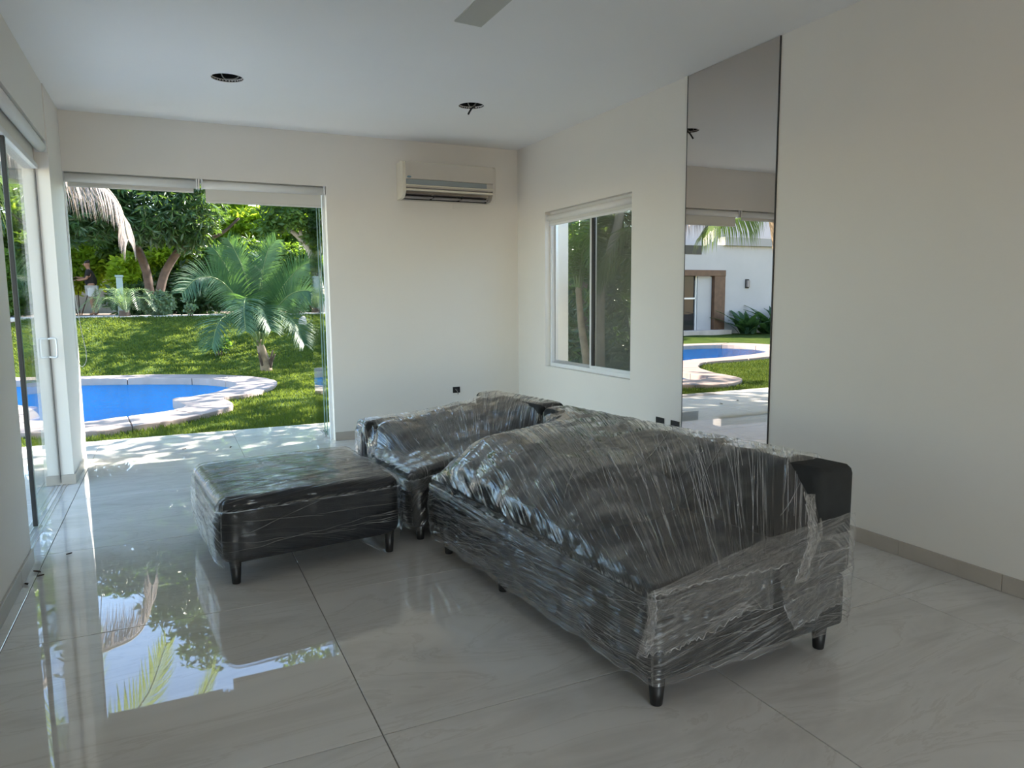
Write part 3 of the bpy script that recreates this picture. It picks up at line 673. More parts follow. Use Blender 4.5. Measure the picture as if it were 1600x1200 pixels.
    for q in range(strands[0]):
        u, v = r.uniform(0, Q.w), r.uniform(0, Q.l)*r.uniform(.6, 1)
        if dirv is None: d = np.array([u-pole[0], v-pole[1]])
        else: d = np.array(dirv, float)
        if q % 17 == 16: d = np.array([d[1]*.8+d[0], -d[0]*.8+d[1]])
        d = d/np.linalg.norm(d); an = r.normal(0, .035); d = np.array([d[0]*math.cos(an)-d[1]*math.sin(an), d[0]*math.sin(an)+d[1]*math.cos(an)])
        Ln = r.uniform(.15, .85)*min(Q.l, 1.4); pts = []; cur = r.normal(0, .12)
        for k in range(int(Ln/.014)):
            if not (0 < u < Q.w and 0 < v < Q.l): break
            if cut is not None and cut(np.array([u]), np.array([v]), np.array([samp(Hh[..., None], u/Q.w*(NU-1), v/Q.l*(NV-1))[0]]))[0]: break
            pts.append(samp(T3, u/Q.w*(NU-1), v/Q.l*(NV-1))); u += d[0]*.014; v += d[1]*.014; an = cur*.014; d = np.array([d[0]-d[1]*an, d[1]+d[0]*an])
        ribbon(pts, swid*r.uniform(.5, 1.5))
    nL = SK.shape[1]
    for q in range(strands[1]):
        s_, f_ = r.uniform(0, nL-2), r.uniform(.03, .97)*skirt; ds = r.uniform(.8, 1.3); dfz = r.normal(0, .045); pts = []
        if q % 15 == 8: dfz = r.choice([-1, 1])*r.uniform(.15, .4)
        for k in range(int(r.uniform(15, 110))):
            if not (0 < s_ < nL-2 and 0 < f_ < skirt): break
            p_ = samp(SK, f_, s_); 
            if cut is not None and p_[2] > .45: break
            pts.append(p_+np.array([0, -.001, 0])); s_ += ds; f_ += dfz
        ribbon(pts, swid*r.uniform(.45, 1.2))
    if cv:
        co = mobj('crease', np.concatenate(cv), cf, 'crease', fo); co['kind'] = 'stuff'
    return fo

# ---- near sofa
QA = Quad((1.358, 1.809), (2.322, 1.845), (1.205, 3.61), (2.125, 3.70), .038)
ta = thing('sofa', 'long charcoal sofa in clear stretch film, nearest, its back along the right side', 'sofa', (1.76, 2.75, 0), 'film-wrapped sofa modules')
W, L_ = QA.w, QA.l; zf = .09
qbox('base', QA, (.012, .012, zf), (W-.012, L_-.012, .285), 'fabric_charcoal', ta, .012, 2)
qbox('seat_cushion', QA, (.012, .012, .290), (W-.20, L_-.012, .415), 'fabric_charcoal', ta, .03)
qbox('backrest', QA, (W-.205, .005, .292), (W-.002, L_-.005, .722), 'fabric_charcoal', ta, .035, R=.035)
PA = [((.42, 1.27, .53), (.68, .82, .30), .05, (.04, -.06)), ((.41, .84, .51), (.64, .60, .26), -.10, (.16, -.08)), ((.30, 1.52, .49), (.50, .40, .18), .1, (-.22, 0))]
for c, s_, r_, tl in PA: pillow('pillow', QA, c, s_, r_, tl, 'fabric_pillow', ta)
for u, v in ((.045, .035), (W-.12, .045), (.075, L_-.10), (W-.12, L_-.10), (.075, L_*.62)): leg(QA, u, v, zf+.004, ta)
fa = from_above(ta, QA)
def obsA(U, V):
    h = fa(U, V)
    h = np.where(U < .8, np.maximum(h, .418+.105*(np.clip(U, 0, .8)/.8)**1.3*np.exp(-(V/.10)**2)), h)
    return np.where((U > W-.21) & (V < .16), .58+.155*sm(.02, .16, V), h)
film('stretch_film', QA, obsA, (-.30, -.75), 'film', ta, 100, 180, z0=.083, seed=3, amp=.0045, kang=1.3, strands=(210, 190), tent=.001, slack=1, slack_f=lambda v: .95-.45*float(sm(.3, 1.0, v)),
     cut=lambda U, V, z: (U > W-.20) & (V < .13) & (z > .46) | (U > W-.02) & (V < .30) & (z > .50))
# loose torn sheets hanging over the near end
def sheet(name, outline, parent, n=26, seed=0, amp=.006, label=None):
    """crumpled sheet: polygon outline in world space, filled as a fine grid and rumpled"""
    O_ = np.array(outline, float); k = len(O_)//2
    A = O_[:k+1]; Bv = O_[k+1:][::-1]
    def rs(Q_, m_):
        dd = np.concatenate([[0], np.cumsum(np.linalg.norm(np.diff(Q_, axis=0), axis=1))]); t_ = np.linspace(0, dd[-1], m_)
        return np.stack([np.interp(t_, dd, Q_[:, i]) for i in range(3)], -1)
    N1, N2 = n*2, n; a, b_ = rs(A, N1), rs(Bv, N1)
    f = np.linspace(0, 1, N2)[None, :, None]; G_ = a[:, None]*(1-f)+b_[:, None]*f
    r = np.random.default_rng(seed); s = np.linspace(0, 1, N1)[:, None]; t_ = np.linspace(0, 1, N2)[None, :]
    dz = np.zeros((N1, N2))
    for i in range(9):
        kx, ky = r.uniform(-28, 28), r.uniform(-14, 14); dz += (1-2*np.abs(np.sin(s*kx+t_*ky+r.uniform(0, 6)+.6*np.sin(s*9+i))))/9
    G_[..., 1] += dz*amp*2.2 - .004
    G_[..., 2] += dz*amp*.5*(t_ > .05)
    G_[:, -1, 2] += r.uniform(-.009, .009, N1)
    I = np.arange(N1*N2).reshape(N1, N2); fs = np.stack([I[:-1, :-1], I[1:, :-1], I[1:, 1:], I[:-1, 1:]], -1).reshape(-1, 4)
    uv = np.stack([np.broadcast_to(s*.5, (N1, N2)), np.broadcast_to(t_*.25+s*.15*seed, (N1, N2))], -1).reshape(-1, 2)
    so_ = mobj(name, G_.reshape(-1, 3), fs, 'film_loose', parent, True, uvs=uv)
    v, f = tube_vf([tuple(p) for p in G_[:, -1]], .0019, 5); mobj('torn_edge', v, f, 'crease', so_, True)
    v, f = tube_vf([tuple(p) for p in G_[-1, ::2]], .0014, 5); mobj('torn_edge', v, f, 'crease', so_, True)
    return so_
sheet('film_flap', [(1.318, 1.775, .436), (1.577, 1.783, .428), (1.70, 1.787, .424), (1.854, 1.793, .420), (1.845, 1.79, .303), (1.827, 1.79, .266), (1.72, 1.787, .289), (1.554, 1.78, .246), (1.413, 1.775, .226), (1.289, 1.772, .235)][:5]+[(1.845, 1.79, .27), (1.72, 1.787, .289), (1.554, 1.78, .246), (1.413, 1.775, .226), (1.289, 1.772, .235)], ta, seed=1)
sheet('film_flap', [(1.858, 1.785, .41), (1.95, 1.788, .43), (2.10, 1.79, .435), (2.235, 1.80, .44), (2.25, 1.80, .235), (2.129, 1.795, .215), (1.949, 1.787, .172), (1.895, 1.785, .27)], ta, seed=2, amp=.008)
sheet('film_band', [(1.31, 1.772, .436), (1.55, 1.778, .482), (1.80, 1.785, .532), (2.02, 1.792, .545), (2.255, 1.80, .562), (2.26, 1.80, .43), (2.029, 1.79, .42), (1.844, 1.785, .42), (1.568, 1.776, .428), (1.31, 1.77, .425)], ta, n=22, seed=3, amp=.005)
sheet('film_tail', [(1.295, 1.77, .437), (1.296, 1.768, .36), (1.270, 1.765, .285), (1.253, 1.765, .232), (1.292, 1.768, .242), (1.326, 1.77, .275), (1.333, 1.77, .355), (1.326, 1.772, .432)], ta, n=14, seed=4, amp=.007)
sheet('film_strip', [(2.04, 1.80, .655), (2.015, 1.77, .58), (2.035, 1.765, .50), (1.995, 1.765, .43), (1.985, 1.765, .355), (1.915, 1.765, .36), (1.955, 1.765, .44), (1.975, 1.765, .51), (1.975, 1.77, .585), (1.99, 1.80, .66)], ta, n=16, seed=5, amp=.007)
# ---- corner module behind
QB = Quad((1.150, 3.735), (2.185, 3.82), (1.045, 4.62), (2.07, 4.58), .06)
tb = thing('sofa', 'charcoal corner sofa module in clear film, further back, behind the long sofa and footstool', 'sofa', (1.6, 4.2, 0), 'film-wrapped sofa modules')
W2, L2 = QB.w, QB.l
qbox('base', QB, (.012, .012, .085), (W2-.012, L2-.012, .28), 'fabric_charcoal', tb, .012, 2)
qbox('seat_cushion', QB, (.012, .012, .285), (W2-.20, L2-.19, .415), 'fabric_charcoal', tb, .03)
qbox('backrest', QB, (W2-.19, .005, .287), (W2-.002, L2-.005, .715), 'fabric_charcoal', tb, .035, R=.035)
qbox('backrest', QB, (.012, L2-.185, .287), (W2-.195, L2-.005, .588), 'fabric_charcoal', tb, .03, R=.03)
PB = [((.62, .62, .535), (.56, .46, .22), .1, (.16, -.10)), ((.58, .30, .45), (.46, .36, .16), -.2, (.1, 0)), ((.25, .60, .49), (.34, .34, .16), .3, (.25, .1))]
for c, s_, r_, tl in PB: pillow('pillow', QB, c, s_, r_, tl, 'fabric_pillow', tb)
for u, v in ((.08, .07), (W2-.12, .07), (.08, L2-.10), (W2-.12, L2-.10)): leg(QB, u, v, .09, tb)
film('stretch_film', QB, from_above(tb, QB), (.15, -.55), 'film', tb, 100, 90, z0=.08, seed=11, amp=.006, kang=1.1, iters=600, slack=.03, strands=(110, 80))
# ---- footstool
QC = Quad((.152, 3.525), (1.085, 3.645), (.060, 4.50), (1.01, 4.60), .085)
tc = thing('ottoman', 'long black footstool on short legs wrapped tightly in clear film, left of the sofas', 'footstool', (.6, 4.05, 0))
W3, L3 = QC.w, QC.l
qbox('body', QC, (.010, .010, .10), (W3-.010, L3-.010, .418), 'fabric_navy', tc, .055, 5)
for u, v in ((.075, .055), (W3-.075, .055), (.075, L3-.08), (W3-.075, L3-.08)): leg(QC, u, v, .13, tc, .020, .030)
film('stretch_film', QC, lambda U, V: np.full_like(U, .424)+.012*np.sin(np.pi*U/W3)*np.sin(np.pi*V/L3), (0, 0), 'film_ottoman', tc, 110, 100, z0=.095, seed=21, amp=.0028, iters=5, edge_r=.062, dirv=(.995, .10), strands=(45, 60), swid=.0010)
v, f = tube_vf([(.82, 3.72, .10), (.90, 3.70, .05), (.98, 3.66, .004)], [.002, .004, .002], 5); mobj('film_tail', v, f, 'film_loose', tc, True)
#GARDEN
# ================================================================== outside
def gz(x, y):
    """height of the lawn"""
    x = np.asarray(x, float); y = np.asarray(y, float)
    foot = 15.4 - .35*np.clip(x-1.0, 0, 3)
    s = np.clip((y-foot)/(20.0-foot), 0, 1); s = s*s*(3-2*s)*.35+s*.65
    fade = sm(-5.2, -2.8, x)
    return -.03 + 1.02*s*fade
PI_ = [(-.99, 9.19), (-.5, 9.41), (-.02, 9.70), (.13, 10.09), (-.02, 10.80), (.31, 11.03), (.64, 11.49), (.91, 12.24), (.80, 12.93), (.30, 13.62), (-.72, 14.20), (-1.7, 14.55), (-4, 15.3), (-6.0, 15.9), (-7.3, 15.8), (-7.7, 14.9), (-7.0, 13.7), (-5.95, 12.9), (-4.5, 12.4), (-3.3, 12.25), (-2.4, 11.8), (-1.75, 11.0), (-1.45, 10.0), (-1.35, 9.45)]
PO_ = [(-.92, 8.48), (-.42, 8.62), (.28, 9.12), (.68, 9.80), (.62, 10.62), (.95, 10.86), (1.28, 11.35), (1.55, 12.3), (1.38, 13.2), (.75, 14.05), (-.45, 14.75), (-1.6, 15.1), (-4, 15.95), (-6.1, 16.55), (-8.0, 16.3), (-8.4, 14.9), (-7.5, 13.1), (-6.1, 12.25), (-4.5, 11.8), (-3.2, 11.62), (-2.65, 11.2), (-2.25, 10.7), (-1.90, 9.9), (-1.65, 8.95)]
def closed(P, n):
    out = []; N = len(P)
    for i in range(N):
        a, b_, c, d = (Vector((*P[(i+k) % N], 0)) for k in (-1, 0, 1, 2))
        for k in range(n):
            t = k/n; q = .5*((2*b_)+(-a+c)*t+(2*a-5*b_+4*c-d)*t*t+(-a+3*b_-3*c+d)*t**3); out.append((q.x, q.y))
    return out
CI, CO = closed(PI_, 6), closed(PO_, 6); NP = len(CI)
mid = [((a[0]+b_[0])/2, (a[1]+b_[1])/2) for a, b_ in zip(CI, CO)]
def inpoly(x, y, P):
    ins = np.zeros(x.shape, bool); n_ = len(P)
    for i in range(n_):
        x1, y1 = P[i]; x2, y2 = P[(i+1) % n_]
        c = ((y1 > y) != (y2 > y)) & (x < (x2-x1)*(y-y1)/((y2-y1) if abs(y2-y1) > 1e-12 else 1e-12)+x1); ins ^= c
    return ins
# lawn
gx_ = np.arange(-22, 14.01, .16); gy_ = np.concatenate([np.arange(8.062, 22.0, .16)])
X, Y = np.meshgrid(gx_, gy_, indexing='ij'); Z = gz(X, Y)+.012*np.sin(X*3.1)*np.sin(Y*2.3)
I = np.arange(X.size).reshape(X.shape); F_ = np.stack([I[:-1, :-1], I[1:, :-1], I[1:, 1:], I[:-1, 1:]], -1).reshape(-1, 4)
cxm, cym = (X[:-1, :-1]+.08).ravel(), (Y[:-1, :-1]+.08).ravel()
keep = ~inpoly(cxm, cym, mid)
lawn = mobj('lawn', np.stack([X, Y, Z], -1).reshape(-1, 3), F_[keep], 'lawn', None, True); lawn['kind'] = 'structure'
boxes('garden_ground', [((-60, 21.9, .3), (60, 60, .97)), ((-60, -6, -.4), (-5.47, 8.07, -.05)), ((-60, 8.07, -.4), (-21.9, 21.95, -.05)), ((4.13, -6, -.4), (14, 8.07, -.05)), ((13.9, -6, -.4), (60, 22, -.05)), ((-5.47, -12, -.4), (4.13, YR-.1, -.05))], 'soil')['kind'] = 'structure'
def blades(name, n, area, hgt, seed, parent, wd_=.006):
    r = np.random.default_rng(seed); x = r.uniform(area[0], area[1], n); y = area[2]+(area[3]-area[2])*r.uniform(0, 1, n)**1.35
    k = ~inpoly(x, y, CO); x, y = x[k], y[k]; n = len(x); z = gz(x, y); a = r.uniform(0, 6.28, n); h = hgt*r.uniform(.5, 1.2, n); wv = wd_*(1+ (y-8)/6)
    dx, dy = np.cos(a)*wv, np.sin(a)*wv; lx, ly = r.normal(0, .35, n)*h, r.normal(0, .35, n)*h
    V_ = np.stack([np.stack([x-dx, y-dy, z], -1), np.stack([x+dx, y+dy, z], -1), np.stack([x+lx, y+ly, z+h], -1)], 1).reshape(-1, 3)
    o = mobj(name, V_, np.arange(3*n).reshape(-1, 3), 'grass_blade', parent); return o
gb = blades('grass', 190000, (-6.5, 4.6, 8.05, 20.0), .045, 3, None); tag(gb, 'short green lawn grass growing around the pool and up the bank', 'grass', kind='stuff')
# path at the top of the bank, laid in slabs
pt = bpy.data.objects.new('garden_path', None); C.objects.link(pt); pt['kind'] = 'structure'; WL[pt.name] = Vector((0, 0, 0))
rs = random.Random(4)
for i in range(17):
    x0 = -4.2+i*.72; box('slab', (x0+.012, 20.02, .93), (x0+.708, 20.85, 1.01+rs.uniform(0, .012)), 'path_stone', pt, .008)
    box('slab', (x0+.012+.2, 20.87, .93), (x0+.708+.2, 21.75, 1.01+rs.uniform(0, .012)), 'path_stone', pt, .008)
# pool
pool = thing('swimming_pool', 'curved swimming pool of bright blue water with a pale stone rim, set in the lawn', 'pool', (-3, 12, 0))
step = 6
for i in range(0, NP, step):
    idx = [(i+k) % NP for k in range(step+1)]
    def trim(P, a):   # leave a narrow joint
        q = [Vector((*P[j], 0)) for j in idx]; q[0] = q[0].lerp(q[1], .05); q[-1] = q[-1].lerp(q[-2], .05); return q
    a, b_ = trim(CI, 0), trim(CO, 0); bm = bmesh.new(); zt = .035+rs.uniform(0, .006)
    ring = a+b_[::-1]
    lo_ = [bm.verts.new((p.x, p.y, -.08)) for p in ring]; hi_ = [bm.verts.new((p.x, p.y, zt)) for p in ring]
    n_ = len(ring); m_ = len(a)
    for k in range(m_-1):
        bm.faces.new((hi_[k], hi_[k+1], hi_[n_-2-k], hi_[n_-1-k])); bm.faces.new((lo_[k], lo_[n_-1-k], lo_[n_-2-k], lo_[k+1]))
    for k in range(n_): bm.faces.new((lo_[k], lo_[(k+1) % n_], hi_[(k+1) % n_], hi_[k]))
    es = [e for e in bm.edges if e.verts[0].co.z > 0 and e.verts[1].co.z > 0 and len(e.link_faces) == 2 and any(abs(f.normal.z) < .5 or True for f in e.link_faces) and (min(f.calc_center_median().z for f in e.link_faces) < zt-.01)]
    bmesh.ops.bevel(bm, geom=es, offset=.014, segments=2, affect='EDGES', profile=.6)
    bmo('coping_stone', bm, 'coping', pool)
V_ = [(p[0], p[1], .0) for p in mid] + [(p[0], p[1], -1.4) for p in mid]
mobj('basin', V_, [(k, (k+1) % NP, NP+(k+1) % NP, NP+k) for k in range(NP)] + [tuple(reversed(range(NP, 2*NP)))], 'pool_lining', pool)
mobj('water', [(p[0], p[1], -.075) for p in mid], [tuple(range(NP))], 'water', pool)
# ------------------------------------------------------------------ plants
def leaves(name, blobs, n, size, material, parent, seed=0, droop=.5, shell=.55, asp=.28):
    r = np.random.default_rng(seed); bl = np.array(blobs, float); vol = bl[:, 3]*bl[:, 4]*bl[:, 5]; pr = vol**.75; pr /= pr.sum()
    # leaves sit in rosettes at twig ends
    nr = n//7; w_ = r.choice(len(bl), nr, p=pr); d = r.normal(size=(nr, 3)); d /= np.linalg.norm(d, axis=1, keepdims=True)
    rad = shell+(1-shell)*r.uniform(0, 1, nr)**.6; cen = bl[w_, :3]+d*rad[:, None]*bl[w_, 3:6]
    cen = np.repeat(cen, 7, 0); m_ = len(cen)
    dr = r.normal(size=(m_, 3)); dr[:, 2] = dr[:, 2]*.5-droop; dr /= np.linalg.norm(dr, axis=1, keepdims=True)
    sd_ = np.cross(dr, r.normal(size=(m_, 3))); sd_ /= np.linalg.norm(sd_, axis=1, keepdims=True)
    Ln = size*r.uniform(.7, 1.25, m_)[:, None]; base = cen+dr*Ln*.08; Wd = Ln*asp*.5
    nrm = np.cross(dr, sd_)
    V_ = np.stack([base, base+dr*Ln*.45+sd_*Wd, base+dr*Ln+nrm*Ln*-.08, base+dr*Ln*.45-sd_*Wd], 1).reshape(-1, 3)
    return mobj(name, V_, np.arange(4*m_).reshape(-1, 4), material, parent)
def limb(name, pts, r0, r1, material, parent, seg=10, n=5):
    P = spline(pts, n); N = len(P); return tube(name, P, [r0+(r1-r0)*k/(N-1) for k in range(N)], material, parent, seg)
def frond(parent, P, leaf, material, rmat, n=46, hang=.35, wdt=.02, fold=.5, start=.12, r0=.018, seed=0, name='frond', tipk=.35, up=None, seg=3):
    """pinnate leaf: rachis with leaflets each side, one part"""
    r = random.Random(seed); S = spline(P, 12); N = len(S); vs, fs = [], []
    L = [0]
    for i in range(1, N): L.append(L[-1]+(S[i]-S[i-1]).length)
    def at(t):
        d = t*L[-1]; i = 0
        while i < N-2 and L[i+1] < d: i += 1
        k = (d-L[i])/max(L[i+1]-L[i], 1e-6); p = S[i].lerp(S[i+1], k); return p, (S[i+1]-S[i]).normalized()
    for i in range(n):
        t = start+(1-start)*i/(n-1); p, tan = at(t); sd0 = tan.cross(Vector(up or (0, 0, 1)))
        if sd0.length < .2: sd0 = tan.cross(Vector((.7, -.7, .2)))
        sd0.normalize(); nm = sd0.cross(tan).normalized()
        prof = math.sin(math.pi*min(1, (.12+.88*(t-start)/(1-start)*.92)))**.6
        ln = leaf*max(.25, prof)*r.uniform(.88, 1.1)
        for s in (-1, 1):
            ang = (.35+.55*(1-t)) ; d0 = (sd0*s*math.sin(ang+.35)+tan*math.cos(ang+.35)*.9+nm*fold*r.uniform(.5, 1.2)).normalized()
            q = p.copy(); dd = d0.copy(); wv = wdt*r.uniform(.8, 1.2); b0 = len(vs)
            wdir = dd.cross(nm).normalized() if dd.cross(nm).length > .1 else tan
            for k in range(seg+1):
                ww = wv*(1-(k/seg)**1.6)*(.6 if k == 0 else 1)
                if k < seg: vs += [tuple(q-wdir*ww), tuple(q+wdir*ww)]
                else: vs.append(tuple(q))
                dd = (dd+Vector((r.uniform(-.05, .05), r.uniform(-.05, .05), -hang*(.5+.7*k)/seg*1.6))).normalized(); q = q+dd*ln/seg
            for k in range(seg-1): a = b0+2*k; fs.append((a, a+1, a+3, a+2))
            a = b0+2*(seg-1); fs.append((a, a+1, a+2))
    me_o = mobj(name, vs, fs, material, parent)
    rv, rf = tube_vf(S[::2], [r0*(1-.8*k/(len(S[::2])-1)) for k in range(len(S[::2]))], 6); mobj('rachis', rv, rf, rmat, me_o, True)
    return me_o
# young coconut palm in the lawn
t = thing('coconut_palm', 'young coconut palm with broad fronds on a short trunk beyond the pool', 'palm', (1.66, 14.9, 0))
limb('trunk', [(1.69, 14.9, -.04), (1.66, 14.9, .2), (1.61, 14.9, .42), (1.57, 14.9, .60)], .12, .06, 'palm_trunk', t)
for k, (dx, dz) in enumerate(((.10, .30), (-.08, .26), (.13, .22))): limb('leaf_base', [(1.68+dx*.5, 14.86, .05), (1.66+dx, 14.82, .2), (1.66+dx*1.5, 14.8, dz+.1)], .04, .012, 'bark', t, 6, 3)
B_ = (1.60, 14.9, .42)
FR_ = [[B_, (1.36, 14.85, 1.15), (.95, 14.7, 1.72), (.55, 14.5, 1.80), (.24, 14.3, 1.52)], [B_, (1.50, 14.95, 1.2), (1.38, 15.0, 1.9), (1.22, 15.05, 2.35), (1.10, 15.0, 2.55)],
       [B_, (1.75, 14.95, 1.1), (2.08, 14.9, 1.65), (2.45, 14.8, 2.05), (2.76, 14.7, 2.12)], [B_, (1.78, 14.7, 1.0), (2.1, 14.5, 1.45), (2.45, 14.3, 1.55), (2.7, 14.1, 1.35)],
       [B_, (1.46, 14.6, 1.15), (1.32, 14.2, 1.42), (1.22, 13.7, 1.25), (1.2, 13.4, .85)], [B_, (1.72, 14.6, .95), (1.98, 14.3, 1.1), (2.15, 14.0, .9), (2.25, 13.8, .55)],
       [B_, (1.25, 14.6, .95), (.98, 14.3, 1.1), (.78, 14.0, .92), (.66, 13.8, .55)], [B_, (1.62, 15.3, 1.2), (1.75, 15.7, 1.8), (1.85, 16.1, 2.2), (1.9, 16.4, 2.2)],
       [B_, (1.38, 15.1, 1.2), (1.15, 15.2, 1.85), (.95, 15.2, 2.25), (.85, 15.2, 2.38)], [B_, (1.65, 15.0, 1.2), (1.72, 15.05, 1.9), (1.85, 15.1, 2.35), (2.0, 15.1, 2.55)], [B_, (1.50, 14.7, 1.0), (1.45, 14.35, 1.25), (1.55, 13.9, 1.2), (1.65, 13.6, .85)]]
for k, P in enumerate(FR_): frond(t, P, .50 if k in (1, 2, 8, 9, 7) else .56, 'leaf_palm', 'rachis', 84, .16 if k in (1, 2, 8, 9, 7) else .30, .0115, .35, .20, .020, k, up=(0, -1, .25) if k in (0, 1, 2, 8, 9, 7, 3) else None)
limb('young_leaf', [(1.52, 14.8, 1.25), (1.42, 14.6, 1.33), (1.25, 14.5, 1.27)], .03, .008, 'young_leaf', t, 6, 4); limb('young_leaf', [(1.55, 14.8, 1.25), (1.60, 14.6, 1.40), (1.66, 14.5, 1.45)], .03, .008, 'young_leaf', t, 6, 4)
# tall coconut palm over the left of the lawn, with a dead hanging frond
t = thing('coconut_palm', 'tall leaning coconut palm left of the near pool bay, one grey dead frond hanging', 'palm', (-3.7, 10.1, 0))
limb('trunk', [(-3.72, 10.1, -.05), (-3.60, 10.1, 1.3), (-3.42, 10.1, 2.6), (-2.8, 10.1, 4.15)], .11, .07, 'palm_trunk', t, 12)
T_ = Vector((-2.68, 10.1, 4.2))
frond(t, [T_-Vector((0, 0, .2)), (-1.95, 9.85, 3.50), (-1.35, 9.65, 2.98), (-.88, 9.55, 2.80), (-.60, 9.5, 2.68), (-.43, 9.48, 2.44), (-.37, 9.47, 2.08)], .66, 'leaf_dead', 'rachis_dead', 260, 1.9, .008, .0, .10, .03, 99, 'dead_frond')
frond(t, [T_-Vector((0, 0, .1)), (-2.5, 9.85, 3.35), (-2.1, 9.6, 2.85), (-1.7, 9.4, 2.72), (-1.35, 9.3, 2.62), (-1.06, 9.3, 2.36)], .85, 'leaf_coconut', 'rachis', 130, 1.5, .014, .05, .12, .03, 98)
for k in range(14):
    a = 2*math.pi*k/14+.25; el = (.9, .45, .75)[k % 3]; L = 2.9
    c, s = math.cos(a)*L, math.sin(a)*L
    if .3 < math.cos(a) and k % 3 == 1 : el = .8
    frond(t, [T_, T_+Vector((c*.25, s*.25, el*.75)), T_+Vector((c*.6, s*.6, el*1.0)), T_+Vector((c*.9, s*.9, el*.6)), T_+Vector((c*1.05, s*1.05, el*.1-.25))], .75, 'leaf_coconut', 'rachis', 60, .55, .02, .15, .12, .03, 40+k)
for k in range(5): 
    a = 1.3*k; v, f = tube_vf([T_+Vector((math.cos(a)*.13, math.sin(a)*.13, -.10-.12)), T_+Vector((math.cos(a)*.16, math.sin(a)*.16, -.10)), T_+Vector((math.cos(a)*.13, math.sin(a)*.13, .02))], [.05, .09, .04], 10); mobj('coconut', v, f, 'leaf_mid', t, True)
# mango tree with low dark crown
t = thing('mango_tree', 'large dark-leaved tree with reddish leaning trunk behind the path, left half of the view', 'tree', (-.25, 23, 1))
limb('trunk', [(-.35, 23, .9), (-.18, 23, 1.67), (-.02, 23, 2.2), (.28, 23, 2.7), (.6, 23, 3.1), (.9, 23.2, 4.2)], .13, .09, 'bark', t)
limb('trunk', [(-.45, 23.2, .9), (-.5, 23.3, 2.2), (-.9, 23.4, 3.6), (-1.1, 23.4, 5.2)], .13, .10, 'bark', t)
limb('branch', [(.3, 23, 2.7), (.9, 22.8, 3.05), (1.5, 22.6, 3.3), (2.0, 22.5, 3.75)], .07, .03, 'bark', t, 8); limb('branch', [(-.7, 23.3, 3), (-1.6, 22.6, 3.7), (-2.6, 22, 4)], .10, .04, 'bark', t, 8)
leaves('foliage', [(-1.8, 21.6, 4.2, 1.5, 1.3, 1.0), (-.4, 21.6, 4.1, 1.2, 1.1, 1.15), (.7, 22, 4.1, .9, 1.1, 1.1), (-2.9, 22, 3.9, 1.0, 1.2, 1.1), (-2.0, 21.4, 3.35, .9, .8, .55), (-.2, 21.8, 3.35, .7, .7, .5), (.65, 22, 3.2, .5, .6, .45), (-1.2, 22.5, 5.6, 2.2, 1.8, 1.3), (.6, 22.8, 5.9, 1.6, 1.6, 1.5), (-3.0, 23, 5.0, 1.2, 1.4, 1.0), (.2, 23, 7.3, 1.3, 1.3, .9)], 46000, .24, 'leaf_mango', t, 5, .75, .35, .24)
# tree with forked pale trunk at the right jamb
t = thing('forked_tree', 'forked pale-barked tree on the path at the right edge of the terrace view', 'tree', (4.2, 21.7, 1))
limb('trunk', [(4.22, 21.7, .9), (4.08, 21.7, 1.4), (4.0, 21.7, 2.1), (3.93, 21.7, 2.45), (3.75, 21.7, 2.9), (3.5, 21.7, 3.2), (3.1, 21.6, 3.5)], .17, .05, 'bark_pale', t)
limb('branch', [(3.95, 21.7, 2.4), (4.1, 21.7, 2.95), (4.2, 21.7, 3.6), (4.5, 21.8, 4.4)], .11, .05, 'bark_pale', t, 8); limb('branch', [(3.6, 21.7, 3.1), (3.55, 21.6, 3.6), (3.7, 21.6, 4.2)], .06, .03, 'bark_pale', t, 8)
limb('branch', [(4.15, 21.7, 3.1), (4.8, 21.7, 3.7), (5.4, 21.8, 4.6)], .08, .04, 'bark_pale', t, 8)
leaves('foliage', [(3.2, 21.4, 3.75, .8, .7, .45), (4.2, 21.4, 3.7, .7, .7, .6), (4.5, 21.6, 4.7, 1.3, 1.1, .8), (3.5, 21.8, 4.6, 1.0, 1, .6), (5.6, 21.6, 4.4, 1.2, 1.2, 1.0), (2.7, 21.5, 3.4, .5, .5, .3), (3.9, 21.5, 3.1, .35, .4, .3)], 15000, .17, 'leaf_dark', t, 6, .35, .25, .42)
# trees further back and to the right, which throw the dappled shade
def tree(name, label, x, y, zb_, h, r_, n, lm, seed, size=.2, bark='bark', lean=0, cat='tree', group=None):
    t = thing(name, label, cat, (x, y, zb_), group); rr = random.Random(seed)
    limb('trunk', [(x, y, zb_-.05), (x+lean*.4, y, zb_+h*.3), (x+lean, y, zb_+h*.62), (x+lean*1.2, y, zb_+h*.85)], .05*h*.5+.03, .04, bark, t)
    bl = []
    for k in range(8):
        a = 2*math.pi*k/8+seed; q = r_*rr.uniform(.35, .75); bl.append((x+lean+q*math.cos(a), y+q*math.sin(a), zb_+h*rr.uniform(.55, .88), r_*.5, r_*.5, r_*.38))
        if k % 2 == 0: limb('branch', [(x+lean*.8, y, zb_+h*.5), (x+lean+q*.5*math.cos(a), y+q*.5*math.sin(a), zb_+h*.62), bl[-1][:3]], .05, .02, bark, t, 6)
    bl.append((x+lean, y, zb_+h*.95, r_*.6, r_*.6, r_*.4))
    leaves('foliage', bl, n, size, lm, t, seed, .4, .2, .34); return t
tree('garden_tree', 'tall dense tree rising far behind the path in the middle', 0.9, 28, .97, 10.6, 2.8, 14000, 'leaf_dark', 11, .3)
tree('garden_tree', 'broad dark tree far behind the fence at the left', -4.6, 27, .97, 7.2, 2.9, 13000, 'leaf_dark', 12, .3)
tree('garden_tree', 'tall tree far behind the forked tree at the right', 4.9, 28.5, .97, 13.5, 3.6, 17000, 'leaf_mid', 13, .3)
